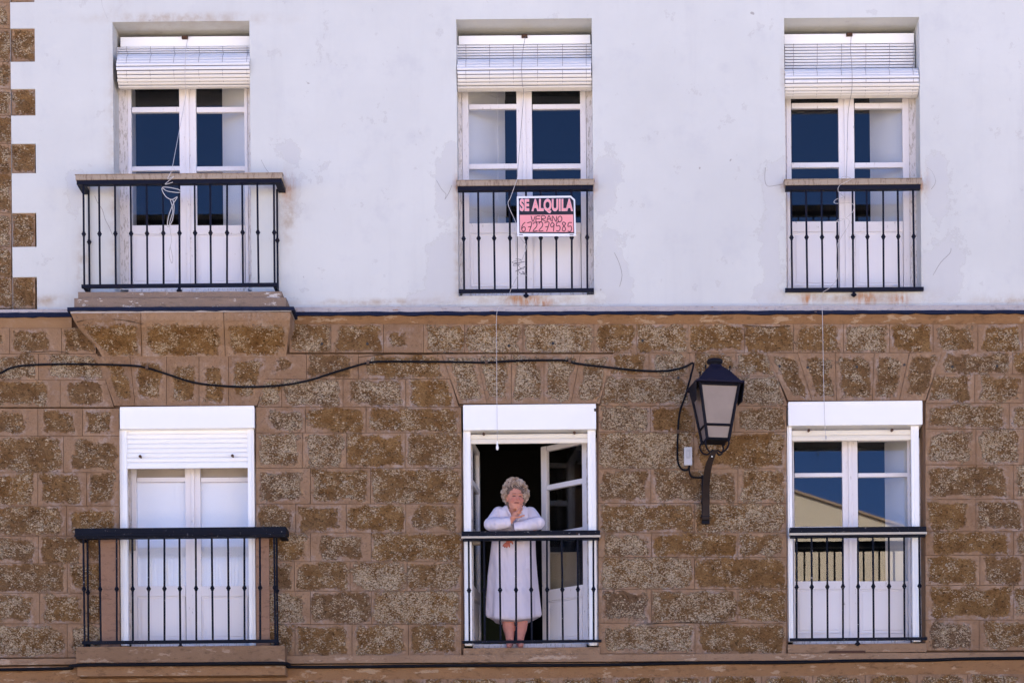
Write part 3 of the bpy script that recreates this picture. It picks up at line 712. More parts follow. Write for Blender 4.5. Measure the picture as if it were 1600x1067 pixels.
# lower right
par = french(2, None, L[2], 0, 0, [(690, 700)], 0, 1000, (1237, 1239), (1423, 1426), 684, .24)
bars = [(689, 738.5), (745, 822.5), (830, 907.5)]
leaf_set(par, 1241.5, 1317, bars, 999, 680, (920, 990), .24, side=0, st=2, stc=11.4)
leaf_set(par, 1341, 1418.5, bars, 999, 680, (920, 990), .241, side=1, st=4, stc=11.4)
build('cover_strip', M().pbox(1326.5, 1332, 684, 999, .226, .242), frameM, par, bevel=.003)
shutter_inside(par, 1425, .31, 1386, .6, 680, 1010)
# what one sees inside the open door
build('sideboard', M().pbox(742, 800, 905, 1006, 1.2, 1.6), greenM)
tag(bpy.data.objects['sideboard'], 'dark olive cupboard low in the dark room behind the woman', 'cupboard')
cb = build('board', M().pbox(850, 905, 862, 926, .80, .83), cardM, bevel=.004); tag(cb, 'beige board leaning behind the glass of the open door leaf', 'board')

# ------------------------------------------------------------------ roller shutters
def roller(x0, x1, y0, y1, slats, gl, gr, ybot, screws, db=-.025):
    par = empty('roller_shutter', P((x0+x1)/2, y1, .05), house)
    b = M().pbox(x0, x1, y0, y1, db, .2); build('box', b, pvcM, par, bevel=.005)
    build('box_lid', M().pbox(x0+.6, x1-.6, y0-1.2, y0+1.6, db-.006, db+.03), pvcM, par)
    for g_ in (gl, gr):
        m = M().pbox(g_[0], g_[1], y1+.5, ybot, .03, .035+.05); m.pbox(g_[0]+ (g_[1]-g_[0])*.35, g_[0]+(g_[1]-g_[0])*.6, y1+2, ybot, .026, .034)
        build('guide_rail', m, pvcM, par, bevel=.003)
    ya, yb, nsl, mat = slats; h = (yb-ya)/nsl
    for k_ in range(nsl):
        q = M(); X0, X1, Z0, Z1 = rect(gl[1]-1, gr[0]+1, ya+k_*h, ya+(k_+1)*h-.45, .06); seg = 4; th = .011
        for s_ in range(seg+1):
            z = Z0+(Z1-Z0)*s_/seg; bulge = .006*math.sin(math.pi*s_/seg)
            q.v += [Vector((X0, .06-bulge, z)), Vector((X1, .06-bulge, z))]
        for s_ in range(seg): a = s_*2; q.f.append([a, a+1, a+3, a+2]); q.mi.append(0)
        q.box(X0, X1, .0605, .0605+th, Z0, Z1)
        build('slat', q, mat, par, smooth=False)
    for (sx, sy) in screws:
        c = P(sx, sy, .045); s_ = M().tube([c+Vector((0, .02, 0)), c+Vector((0, -.03, 0))], .008, 8); s_.tube([c+Vector((0, -.025, 0)), c+Vector((0, -.035, 0))], .013, 8)
        build('stop_knob', s_, rustM, par)
roller(187, 397.5, 636, 669, (671, 729, 8, pvcM), (187.5, 199), (388, 398.5), 1008, [(220, 714), (364, 713)])
build('slat_end_bar', M().pbox(198, 388, 727, 731, .052, .075), pvcM, house)
roller(723.5, 931.5, 633, 671, (678, 693, 2, pvccreamM), (725, 736.5), (919.5, 932), 1008, [(756, 679), (897.5, 677)])
roller(1231.5, 1441.5, 628, 664, (672, 688.5, 2, pvccreamM), (1231, 1238.5), (1425, 1437), 1002, [(1263, 673.5), (1393, 673)])
for (x0, x1) in ((213, 225),):
    pass
build('strap_box', M().pbox(202, 210.5, 838, 858, .20, .25), cardM, house, bevel=.006)
build('strap_box', M().pbox(738, 750.5, 838, 850, .18, .25), cardM, house, bevel=.008)
build('vent_hole', M().pbox(928.2, 931.4, 638, 642.5, -.028, -.02), darkgapM, house)

# ------------------------------------------------------------------ railings
def baluster_mesh(h, kz, name):
    m = M(); r = .0088
    m.tube([Vector((0,0,0)), Vector((0,0,h))], r, 8)
    m.lathe((0,0,0), [(r, kz-.022), (.0125, kz-.018), (.0125, kz-.013), (.021, kz), (.0125, kz+.013), (.0125, kz+.018), (r, kz+.022)], 10)
    return mesh_from(name, m, ironM, Vector((0,0,0)), smooth=False)
def railing(label, xs, ytop, ybot, yk, d, top, bot, lab_mat, side=None, foot=None, skip_knob=(), mat=ironM, mould=None):
    par = empty('balcony_railing', P((xs[0]+xs[-1])/2, ybot, d), house); par['label'] = label
    z0, z1, zk = P(xs[0], ybot, d).z, P(xs[0], ytop, d).z, P(xs[0], yk, d).z
    xm = (xs[0]+xs[-1])/2
    z0, z1, zk = P(xm, ybot, d).z, P(xm, ytop, d).z, P(xm, yk, d).z
    me = baluster_mesh(z1-z0, zk-z0, 'baluster'); me.materials[0] = mat
    for x in xs:
        o = inst('baluster', me, par, Vector((P(x, yk, d).x, d, z0))); o.rotation_euler = (0, R.uniform(-.010, .010), R.uniform(0, 3))
    X0, X1, Z0, Z1 = rect(top[0], top[1], top[2], top[3], d-.035)
    bx0, bx1, bz0, bz1 = rect(bot[0], bot[1], bot[2], bot[3], d-.014)
    hr = M(); dk = M(); zm = Z0+(Z1-Z0)*.42
    if mould == 'cream':           # wooden capping over an iron flat
        hr.box(X0, X1, d-.04, d+.035, zm, Z1-.006); hr.box(X0-.006, X1+.006, d-.046, d+.04, Z1-.006, Z1)
        dk.box(X0+.008, X1-.008, d-.03, d+.03, Z0, zm-.0005)
    else:
        hr.box(X0, X1, d-.042, d+.035, zm, Z1)
        dk.box(X0+.006, X1-.006, d-.03, d+.03, Z0, Z0+(zm-Z0)*.45); 
        ed = M().box(X0-.004, X1+.004, d-.044, d+.036, Z0+(zm-Z0)*.45+.0005, zm-.0005)
        build('rail_edging', ed, railcreamM if mould == 'line' else mat, par)
    bt = M().box(bx0, bx1, d-.014, d+.014, bz0, bz1)
    if side:                       # returns to the wall
        for (xf, sgn) in ((X0, 1), (X1, -1)):
            a, b = (xf, xf+.07) if sgn > 0 else (xf-.07, xf)
            if mould == 'cream':
                hr.box(a, b, d+.0355, -.004, zm, Z1-.006); dk.box(a+.006, b-.006, d+.0305, -.004, Z0, zm-.0005)
            else:
                hr.box(a, b, d+.0355, -.004, zm, Z1); dk.box(a+.006, b-.006, d+.0305, -.004, Z0, Z0+(zm-Z0)*.45)
        for (xf, sgn) in ((P(xs[0], yk, d).x, 1), (P(xs[-1], yk, d).x, -1)):
            bt.box(xf-.014, xf+.014, d+.0145, -.003, bz0+.001, bz1-.001)
            inst('baluster', me, par, Vector((xf, -.02, z0)))
    if mould == 'cream': build('handrail', hr, railwoodM, par, bevel=.003)
    else: build('handrail', hr, iron2M, par, bevel=.004)
    build('rail_flat', dk, mat, par); build('bottom_rail', bt, mat, par, bevel=.002)
    for fx in (foot or ()):
        c = P(fx, ybot, d); zf = bz0
        build('foot', M().lathe((c.x, d, zf), [(.008, -.045), (.012, -.04), (.026, -.03), (.022, -.02), (.012, -.014), (.012, .01)], 10), mat, par)
    return par
B13 = [131, 155.7, 180.3, 205, 229.8, 255, 280, 304.8, 329, 354, 379, 403.4, 428.4]
railing('projecting upper left balcony railing with worn wooden handrail', B13, 284, 444, 364.5, -.235, (118, 441, 271.5, 286.5), (127, 434, 443, 448.5), None, True, (280,), mould='cream')
L13 = [131.4, 156.8, 181.8, 207, 231.7, 256.3, 281, 306, 331.8, 356.8, 381.4, 406, 429.3]
railing('projecting lower left balcony railing painted black', L13, 836, 1001, 919, -.175, (117, 447, 824, 839.5), (128, 435, 999.5, 1004.5), None, True, (133, 282, 431), mat=iron2M, mould='black')
railing('upper middle window railing carrying the rental sign', [724.5, 748, 772.5, 797, 821.5, 845, 869, 893, 917], 294, 453, 372, -.045, (713.5, 928, 281, 296.5), (716.5, 928, 451, 456.5), None, False, (822,), mould='cream')
railing('upper right window railing with pale capping', [1237, 1260.7, 1284.7, 1308, 1332.5, 1356, 1380, 1404, 1428], 292, 451, 370.5, -.045, (1226, 1440, 279.5, 295.5), (1227, 1443.5, 449, 455), None, False, (1334,), mould='cream')
railing('lower middle window railing the woman leans on', [732.8, 757, 781.5, 806, 830.3, 854.5, 878.8, 902.8, 927], 840, 1002, 921, -.06, (721.5, 937.5, 829, 842.5), (722, 940, 999.5, 1003.5), None, False, (), mat=iron2M, mould='line')
railing('lower right window railing painted black', [1244, 1268, 1292.5, 1316.5, 1340.5, 1364.5, 1388.7, 1412.7, 1437], 835, 998, 916, -.06, (1234, 1447.5, 823, 838), (1234, 1449, 995.5, 1000), None, False, (1340,), mat=iron2M, mould='line')

# ------------------------------------------------------------------ rolled blinds
def blind(x0, x1, ytop, yflat, ybot, cols, label, cord_pts, bx, xr=None):
    par = empty('rolled_blind', P((x0+x1)/2, ytop, .15), label=label, cat='window blind', group='rolled slatted blinds over the upper doors')
    db = .20
    build('head_board', M().pbox(bx[0], bx[1], bx[2], bx[3], db, db+.05), pvcM, par, bevel=.003)
    c0 = P((bx[0]+bx[1])/2, bx[2]+2, db-.01)
    build('pulley', M().box(c0.x-.026, c0.x+.026, c0.y-.02, c0.y+.01, c0.z-.012, c0.z+.012).tube([c0+Vector((-.022, -.022, 0)), c0+Vector((.022, -.022, 0))], .01, 8), rustM, par)
    n = max(1, int(round((yflat-ytop)/4.4))); h = (yflat-ytop)/n; d = .185
    def slat(c, ang, hh, X0, X1, mat):
        m = M(); t = Vector((0, math.sin(ang), math.cos(ang))); nr = Vector((0, -math.cos(ang), math.sin(ang)))
        pr = []
        for s_ in range(5):
            u = -1+s_*.5; pr.append(c+t*(hh/2*u)+nr*(.0045*(1-u*u)))
        for s_ in range(4, -1, -1):
            u = -1+s_*.5; pr.append(c+t*(hh/2*u)+nr*(.0045*(1-u*u)-.004))
        k_ = len(pr); m.v += [Vector((X0, p.y, p.z)) for p in pr]+[Vector((X1, p.y, p.z)) for p in pr]
        for i in range(k_): m.f.append([i, (i+1) % k_, k_+(i+1) % k_, k_+i]); m.mi.append(0)
        m.f += [list(range(k_))[::-1], [k_+i for i in range(k_)]]; m.mi += [0, 0]
        build('slat', m, mat, par)
    fx1 = xr or x1
    for k_ in range(n+4):
        X0, X1, Z0, Z1 = rect(x0, fx1, ytop+k_*h, ytop+(k_+1)*h, d); slat(Vector((0, d, (Z0+Z1)/2)), 0, (Z1-Z0)*.76, X0, X1, slatM)
    X0, X1, Z0, Z1 = rect(x0, x1, yflat, ybot, .0); r = (Z1-Z0)/2; cz = (Z0+Z1)/2-.004; cy = .105
    ns = int(2*math.pi*r/.032)
    for k_ in range(ns):
        a = 2*math.pi*k_/ns+.12
        rr = r*(1+.05*math.sin(a*1.0+2)) + (.006 if k_ % 5 == 0 else 0)
        y, z = cy-rr*math.cos(a)*.9, cz+rr*math.sin(a)
        slat(Vector((0, y, z)), a, 2*math.pi*r/ns*.85, X0+.003*R.uniform(-1, 1), X1+.003*R.uniform(-1, 1), slatlowM if math.sin(a) < -.35 else slatM)  # slats low on the roll take the creamier tone
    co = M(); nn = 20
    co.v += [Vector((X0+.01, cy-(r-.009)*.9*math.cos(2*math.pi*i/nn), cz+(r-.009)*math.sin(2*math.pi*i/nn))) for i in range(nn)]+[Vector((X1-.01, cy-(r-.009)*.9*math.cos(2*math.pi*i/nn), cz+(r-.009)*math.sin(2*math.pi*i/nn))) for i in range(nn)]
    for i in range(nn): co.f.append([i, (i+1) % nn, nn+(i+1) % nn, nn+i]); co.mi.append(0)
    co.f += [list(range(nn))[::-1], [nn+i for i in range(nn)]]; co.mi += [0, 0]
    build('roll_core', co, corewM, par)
    for cxp in cols:
        X = P(cxp, (yflat+ybot)/2, .0).x; pts = [P(cxp, ytop, d-.006), P(cxp, yflat, d-.006)] if n > 1 else [P(cxp, ytop, d-.006)]
        for i in range(9):
            a = math.pi*(.42-i/8*.95); pts.append(Vector((X, cy-(r+.006)*.95*math.cos(a), cz+(r+.006)*math.sin(a))))
        build('link_wire', M().tube(pts, .0016, 4), cordgM, par)
    for cp, rad, mt in cord_pts: build('pull_cord', M().tube(smooth_path([P(*q) for q in cp], 5), rad, 5), mt, par)
    return par
def tangle(cx, cy, w_, h, d, n, seed):
    q = random.Random(seed); return [(cx+q.uniform(-w_, w_), cy+h*(i/n*2-1)+q.uniform(-4, 4), d+q.uniform(-.02, .02)) for i in range(n)]
blind(183, 390.5, 73, 80, 129, [198, 235, 272, 311, 348, 386], 'rolled white slat blind over the upper left door',
      [([(293, 62, .18), (290, 85, -.03), (289, 122, -.02), (290, 150, .1), (280, 205, -.1), (268, 268, -.28)], .0024, cordM),
       ([(268, 268, -.29), (262, 280, -.3), (272, 276, -.28), (258, 288, -.29), (270, 285, -.3)], .003, cordM),
       ([(254, 294, -.27), (262, 299, -.28), (281, 301, -.27), (278, 296, -.28), (254, 293, -.28), (258, 306, -.27), (268, 312, -.28), (277, 308, -.28), (270, 320, -.27), (263, 340, -.28), (262, 355, -.27), (269, 345, -.28), (272, 325, -.27), (270, 312, -.28)], .0035, cordM),
       ([(266, 312, -.28), (270, 330, -.28), (265, 350, -.28), (268, 375, -.28), (264, 395, -.27), (268, 411, -.27), (270, 404, -.27), (266, 385, -.28)], .003, cordM)], (188, 390, 57.5, 73))
blind(714.5, 924, 70, 87, 133, [728, 765, 802, 840, 879, 916], 'rolled white slat blind above the door with the rental sign',
      [([(821, 57, .18), (817, 80, .0), (815, 105, -.04), (816, 130, .0), (818, 150, .1), (813, 215, .05), (808, 278, -.09)], .0022, cordgM),
       ([(808, 280, -.10), (798, 308, -.08), (794, 320, -.08), (806, 348, -.07), (812, 370, -.07), (822, 384, -.07), (818, 400, -.07), (812, 412, -.07)], .0026, cordM),
       (tangle(812, 418, 12, 14, -.08, 22, 3), .0022, cordgM), ([(812, 425, -.07), (800, 448, -.07), (795, 460, -.07), (782, 478, -.09), (776, 492, -.10), (776, 560, -.09), (776.5, 640, -.06), (777, 690, -.06)], .0022, cordM)],
      (716.5, 922.5, 55.5, 69.5))
blind(1226.5, 1436, 69, 102, 143, [1240, 1277, 1315, 1353, 1390, 1427], 'rolled white slat blind over the upper right door, hanging lowest',
      [([(1330, 56, .18), (1329, 80, .1), (1331, 105, -.02), (1331, 140, .0), (1325, 180, .1), (1323, 262, -.05), (1322, 279, -.09)], .0022, cordgM),
       ([(1312, 282, -.09), (1318, 276, -.1), (1330, 280, -.09), (1312, 290, -.09), (1310, 300, -.08), (1318, 308, -.08), (1306, 312, -.08), (1305, 318, -.08), (1331, 318, -.08), (1333, 330, -.08), (1320, 342, -.08), (1306, 347, -.08), (1312, 343, -.08), (1325, 342, -.08), (1326, 352, -.08), (1315, 370, -.08), (1308, 385, -.08), (1307, 415, -.08), (1308, 435, -.08), (1296, 450, -.09), (1283, 461, -.1), (1285, 490, -.1), (1287, 600, -.07), (1289, 665, -.06), (1290.5, 683, -.06)], .0024, cordM)],
      (1225.5, 1428.5, 53, 68.5), xr=1429)
tass = bpy.data.objects['rolled_blind.001']
c = P(777, 697, -.06); build('cord_pendant', M().lathe(c, [(.003, .045), (.006, .03), (.008, .01), (.013, -.012), (.011, -.026), (.003, -.034)], 10), pvcM, tass)
c = P(1290.5, 684, -.06); build('cord_pendant', M().lathe(c, [(.003, .02), (.008, .012), (.008, -.008), (.003, -.012)], 8), cordM, bpy.data.objects['rolled_blind.002'])

# ------------------------------------------------------------------ rental sign
sg = empty('rental_sign', P(854, 369, -.09), label='pink and black rental sign tied to the upper middle railing', cat='sign')
ds = -.092
build('sheet', M().plate([(807.5, 307), (892, 306), (898.5, 312), (900, 369), (808, 369.5)], ds, ds+.004), plain('sign_white_plastic', (.80, .81, .88), .4, .02, 5, bump=0), sg)
build('black_field', M().plate([(810.5, 310), (891.5, 309), (896.3, 313.8), (896.6, 334.2), (811, 334.8)], ds-.002, ds), plain('sign_black', (.012, .009, .018), .5, .1, 5, bump=0), sg)
build('black_border', M().plate([(811, 334.8), (896.6, 334.2), (897.3, 365), (811.5, 364.5)], ds-.0018, ds), plain('sign_black_border', (.012, .009, .018), .5, .1, 5, bump=0), sg)
pinkM = plain('sign_pink', (.86, .33, .36), .5, .03, 5, bump=0)
build('pink_field', M().plate([(812.2, 336), (895.6, 335.4), (896, 362.8), (812.7, 362.5)], ds-.0034, ds-.0015), pinkM, sg)
def text_obj(txt, name, x0, x1, y0, y1, d, mat, bold):
    cu = bpy.data.curves.new(name, 'FONT'); cu.body = txt; cu.size = 1; cu.offset = bold; cu.extrude = .0; cu.space_character = 1.06
    tmp = bpy.data.objects.new('tmp_text', cu); C.objects.link(tmp); me = evaluated(tmp); C.objects.unlink(tmp); bpy.data.objects.remove(tmp)
    vs = [v.co.copy() for v in me.vertices]; fs = [list(p.vertices) for p in me.polygons]; bpy.data.meshes.remove(me)
    ax, bx_, ay, by = min(v.x for v in vs), max(v.x for v in vs), min(v.y for v in vs), max(v.y for v in vs)
    m = M()
    for v in vs: m.v.append(P(x0+(v.x-ax)/(bx_-ax)*(x1-x0), y1-(v.y-ay)/(by-ay)*(y1-y0), d))
    for f in fs: m.f.append(f); m.mi.append(0)
    return build(name, m, mat, sg)
text_obj('SE ALQUILA', 'lettering', 812.0, 895.5, 310.8, 333.6, ds-.0032, plain('sign_white_outline', (.80, .50, .60), .5, .02, 5, bump=0), .05)
text_obj('SE ALQUILA', 'lettering', 812.9, 894.7, 311.9, 332.8, ds-.0044, pinkM, .018)
penM = plain('marker_ink', (.035, .01, .022), .5, .1, 5, bump=0)
GL = {'V': [[(0,0),(.45,1),(1,0)]], 'E': [[(1,0),(0,.05),(0,1),(1,.95)],[(0,.5),(.8,.45)]], 'R': [[(0,1),(.05,0),(.8,.1),(.8,.45),(.05,.55),(.95,1)]],
 'A': [[(0,1),(.45,0),(1,1)],[(.1,.65),(.9,.6)]], 'N': [[(0,1),(.05,0),(.9,1),(1,0)]], 'O': [[(.5,0),(.05,.35),(.2,.9),(.6,1),(1,.6),(.85,.1),(.5,0)]],
 '6': [[(.8,0),(.3,.25),(.03,.7),(.3,1),(.75,.95),(.85,.65),(.5,.5),(.1,.7)]], '7': [[(0,.05),(1,0),(.45,1)],[(.2,.5),(.9,.45)]],
 '2': [[(.05,.2),(.4,0),(.85,.15),(.75,.5),(0,1),(1,.97)]], '9': [[(.85,.2),(.45,0),(.08,.25),(.3,.52),(.85,.3),(.85,.2),(.7,1)]],
 '5': [[(.95,0),(.25,.03),(.12,.45),(.7,.4),(.9,.7),(.6,1),(.05,.95)]], '8': [[(.8,.1),(.4,0),(.15,.2),(.8,.7),(.6,1),(.15,.9),(.25,.6),(.8,.25),(.8,.1)]]}
def hand(txt, x0, x1, y0, y1, r):
    cw = (x1-x0)/len(txt); m = M()
    for i, ch in enumerate(txt):
        for st_ in GL[ch]:
            pts = [P(x0+cw*(i+.08+.8*u), y0+(y1-y0)*v_+math.sin(i*1.7)*.5, ds-.0045) for u, v_ in st_]
            m.tube(smooth_path(pts, 4), r, 5)
    for v in m.v: v.y = (v.y-(ds-.0045))*.25+ds-.0045
    build('handwriting', m, penM, sg)
hand('VERANO', 829, 879, 337.5, 346.5, .0036); hand('672279585', 814, 895, 347.5, 361.5, .0038)
for (x, y) in ((814, 367), (893, 367)): build('small_print', M().pbox(x-3, x+3, y-.6, y+.5, ds-.0012, ds), penM, sg)

# ------------------------------------------------------------------ cables and junction box
def cable(name, pts, r, mat, label, cat, k=8): 
    return tag(build(name, M().tube(smooth_path([P(*q) for q in pts], k), r, 7), mat, smooth=True), label, cat)
cab = [(-90,600),(-30,592),(0,583),(20,574),(55,570),(120,569),(200,571),(230,575),(265,586),(300,597),(340,602.5),(390,604.5),(440,602),(480,595),(520,582.5),(555,572),(575,567),(600,565),(700,565.5),(760,566.5),(800,564),(850,563),(885,563.5),(900,568),(950,574),(1000,579),(1040,579.5),(1068,574),(1083,567.5)]
cable('power_cable', [(x, y, -.035 if 120 < x < 460 and False else -.03) for x, y in cab]+[(1080, 585, -.05), (1076, 600, -.08), (1071, 618, -.06), (1062, 645, -.03), (1059.5, 675, -.02), (1058.5, 705, -.02), (1060, 724, -.02), (1066, 733, -.02), (1074, 734, -.02), (1077.5, 728, -.02)],
      .009, cableM, 'black power cable sagging across the stone wall to the lantern', 'cable')
cable('lamp_lead', [(1077, 726, -.03), (1077, 736, -.03), (1080, 744, -.04), (1088, 746, -.05), (1099, 745.5, -.06)], .008, cableM, 'short black lead from the grey box to the lamp bracket', 'cable')
jb = empty('junction_box', P(1075, 727, 0), label='small pale grey switch box on the wall left of the lantern arm', cat='junction box')
build('case', M().pbox(1069, 1081.5, 698, 726.5, -.045, .0), boxgM, jb, bevel=.004)
build('lid', M().pbox(1072, 1078.5, 702, 716, -.051, -.044), plain('box_lid_grey', (.42, .42, .46), .5, .05, 10), jb, bevel=.004)
build('latch', M().pbox(1074, 1076.5, 705, 713, -.056, -.050), boxgM, jb, bevel=.002)
low = [(-90,1048),(0,1046),(60,1044.5),(110,1043.5),(124,1039),(280,1037),(440,1036),(452,1041.5),(560,1041),(700,1039.5),(800,1039),(950,1038),(1100,1035.5),(1230,1034),(1330,1032.5),(1445,1030.5),(1500,1029),(1600,1028),(1700,1027)]
cable('ledge_cable', [(x, y+.5*math.sin(x/37), -.225 if 122 < x < 442 else -.065) for x, y in low], .0145, cableM, 'thick black cable running along the bottom ledge', 'cable', 6)

crackM = plain('crack_shadow', (.22, .19, .18), .9, .2, 20)
for pts in ([(148,306),(152,316),(160,328),(164,342),(171,356),(176,368)], [(682,282),(690,296),(697,304),(695,312),(702,300),(706,290)], [(1196,262),(1195,280),(1199,291),(1212,290),(1224,288)],
            [(945,258),(957,262),(962,278),(958,296),(964,310)], [(1448,262),(1456,268),(1462,284),(1455,296)], [(1458,430),(1470,410),(1484,396),(1486,388)], [(168,30),(160,10),(158,-5)], [(408,250),(414,262),(420,270)], [(960,395),(967,410),(972,430),(968,448)]):
    q = [P(x, y, .0004) for x, y in pts]; build('crack', M().tube(smooth_path(q, 3), .0016, 4), crackM, plw)
for (pts) in ([(118,546),(170,540),(222,536),(262,534),(330,541)], [(120,503),(150,498),(190,500),(216,505),(222,507)], [(560,558),(610,553),(660,554),(708,551)], [(40,551),(90,549),(108,553)], [(1160,508),(1200,511),(1235,509)], [(1010,975),(1060,972),(1110,973),(1150,970)]):
    dz = -.27 if pts[0][1] == 503 else -.004
    if pts[0][0] != 118: build('crack', M().tube(smooth_path([P(x, y, dz) for x, y in pts], 3), .0026, 4), plain('dark_crack', (.03, .018, .012), .9), stw)
cbo = bpy.data.objects['power_cable']
for (x, y) in ((230, 574.5), (575, 567), (760, 566.5), (890, 564), (1059.5, 675)):
    c = P(x, y, -.02); build('cable_clip', M().box(c.x-.012, c.x+.012, -.045, .0, c.z-.016, c.z+.016), plain('rusty_clip', (.10, .06, .04), .8, .3, 20), cbo)
# ------------------------------------------------------------------ lantern
lamp = empty('wall_lantern', P(1102, 818, 0), label='black iron street lantern with frosted glass on a curved wall arm', cat='street lamp')
DL = -.42; yaw = math.radians(10)
axis = P(1117.5, 640, DL); sc = F_PX/(CAM_D+DL)
def LZ(y): return P(1119, y, DL).z
def lv(x, y, z):   # lantern-local to world
    c, s = math.cos(yaw), math.sin(yaw); return Vector((axis.x+x*c-y*s, DL+x*s+y*c, z))
zE, zB, zb2, zT = LZ(605), LZ(689), LZ(668), LZ(559)
wE, wB = .170, .092
def wat(z): return wB+(wE-wB)*(z-zB)/(zE-zB)
posts = M()
for sx in (-1, 1):
    for sy in (-1, 1):
        posts.tube([lv(sx*wE, sy*wE, zE), lv(sx*wB, sy*wB, zB-.012)], .013, 4)
for z in (zE-.012, zb2, zB):
    w_ = wat(z)
    for k_ in range(4):
        cs = [(-1,-1),(1,-1),(1,1),(-1,1)]; a, b = cs[k_], cs[(k_+1) % 4]
        posts.tube([lv(a[0]*w_, a[1]*w_, z), lv(b[0]*w_, b[1]*w_, z)], .014 if z > zb2 else .011, 4)
build('cage', posts, lampM, lamp)
for k_ in range(4):
    cs = [(-1,-1),(1,-1),(1,1),(-1,1)]; a, b = cs[k_], cs[(k_+1) % 4]
    for (z0, z1) in ((zb2+.008, zE-.02), (zB+.008, zb2-.008)):
        w0, w1 = wat(z0)-.006, wat(z1)-.006; i0, i1 = w0-.005, w1-.005
        q = M().add([lv(a[0]*w0, a[1]*w0, z0), lv(b[0]*w0, b[1]*w0, z0), lv(b[0]*w1, b[1]*w1, z1), lv(a[0]*w1, a[1]*w1, z1), lv(a[0]*i0, a[1]*i0, z0), lv(b[0]*i0, b[1]*i0, z0), lv(b[0]*i1, b[1]*i1, z1), lv(a[0]*i1, a[1]*i1, z1)],
               [(0,1,2,3),(7,6,5,4),(1,0,4,5),(2,1,5,6),(3,2,6,7),(0,3,7,4)])
        build('glass_pane', q, lampglassM, lamp)
build('base_plate', M().add([lv(-wB, -wB, zB-.006), lv(wB, -wB, zB-.006), lv(wB, wB, zB-.006), lv(-wB, wB, zB-.006), lv(-wB, -wB, zB+.002), lv(wB, -wB, zB+.002), lv(wB, wB, zB+.002), lv(-wB, wB, zB+.002)], [(0,3,2,1),(4,5,6,7),(0,1,5,4),(1,2,6,5),(2,3,7,6),(3,0,4,7)]), lampM, lamp)
def pyr(levels, mat, name):
    m = M()
    for (w_, z) in levels: m.v += [lv(-w_, -w_, z), lv(w_, -w_, z), lv(w_, w_, z), lv(-w_, w_, z)]
    for i in range(len(levels)-1):
        for k_ in range(4): m.f.append([i*4+k_, i*4+(k_+1) % 4, i*4+4+(k_+1) % 4, i*4+4+k_]); m.mi.append(0)
    e = (len(levels)-1)*4; m.f += [[3, 2, 1, 0], [e, e+1, e+2, e+3]]; m.mi += [0, 0]
    return build(name, m, mat, lamp)
pyr([(.200, zE-.004), (.207, zE), (.207, zE+.012), (.180, zE+.02), (.105, LZ(583)), (.098, LZ(582)), (.088, LZ(580)), (.052, LZ(574)), (.045, LZ(571))], hoodM, 'hood')
build('finial', M().lathe((axis.x, DL, 0), [(.045, LZ(573)), (.04, LZ(571)), (.038, LZ(569)), (.065, LZ(567.5)), (.070, LZ(565)), (.062, LZ(562)), (.03, LZ(560.5)), (.01, LZ(559.5))], 16), lampM, lamp, smooth=True)
for sx in (-1, 1):
    for sy in (-1, 1): build('roof_stud', M().lathe(lv(sx*.105, sy*.105, LZ(583)), [(.006, -.01), (.006, .02), (.011, .028), (.004, .04)], 6), lampM, lamp)
for sx in (-1, 1):             # side skirts below the eave
    q = [lv(sx*.207, -.19, zE), lv(sx*.207, .08, zE), lv(sx*.195, .0, zE-.15), lv(sx*.195, -.15, zE-.15)]
    q2 = [v+(lv(sx*1, 0, 0)-lv(0, 0, 0))*.006 for v in q]
    build('side_skirt', M().hexa(q, q2), lampM, lamp)
cr = M()                       # scrolled cradle under the cage
bz = LZ(706)
for k_ in range(4):
    a = yaw+math.pi/4+k_*math.pi/2; u = Vector((math.cos(a), math.sin(a), 0))
    c0 = Vector((axis.x-.01, DL, bz)); pts = [c0+u*(wB*1.41)+Vector((0,0,zB-bz)), c0+u*.145+Vector((0,0,.06)), c0+u*.12+Vector((0,0,.01)), c0+u*.07+Vector((0,0,-.012)), c0+u*.03+Vector((0,0,.01)), c0+Vector((0,0,.0))]
    cr.tube(smooth_path(pts, 5), .0075, 6)
build('cradle', cr, lampM, lamp)
ar = M()
armp = [P(1117, 703, -.42), P(1113, 712, -.40), P(1107, 728, -.33), P(1104, 748, -.22), P(1103, 770, -.12), P(1103, 790, -.06), P(1102.5, 812, -.035)]
pth = smooth_path(armp, 6)
for i, p in enumerate(pth):
    wv = .020+.010*min(1, i/12); q = [p+Vector((-wv, -.022, 0)), p+Vector((wv, -.022, 0)), p+Vector((wv, .022, 0)), p+Vector((-wv, .022, 0))]; ar.v += q
for i in range(len(pth)-1):
    for k_ in range(4): ar.f.append([i*4+k_, i*4+4+k_, i*4+4+(k_+1) % 4, i*4+(k_+1) % 4]); ar.mi.append(0)
e = (len(pth)-1)*4; ar.f += [[0, 1, 2, 3], [e+3, e+2, e+1, e]]; ar.mi += [0, 0]
build('arm', ar, plain('dark_rusty_arm', (.022, .012, .009), .8, .6, 18), lamp, bevel=.003)
build('wall_plate', M().pbox(1096.5, 1108.5, 742, 818, -.022, .012), lampM, lamp, bevel=.004)
build('collar', M().pbox(1096, 1109, 779, 784, -.075, -.0), lampM, lamp).location
build('collar', M().pbox(1096, 1109, 803, 807, -.062, -.0), lampM, lamp)
build('bolt', M().ell(P(1112.5, 713, -.43), .007, 8, 6), pvcM, lamp)
# holes drilled in the stones above the right window, seen dark
for (x, y) in ((1218, 572), (1262, 574), (1339, 573), (1413, 570), (1488, 573), (1558, 572), (503, 537), (574, 537), (795, 540), (864, 536), (1004, 532), (1060, 590)):
    c = P(x, y, -.002); build('drill_hole', M().tube([c+Vector((0, -.002, 0)), c+Vector((0, .02, 0))], .012, 8), darkgapM, stw)

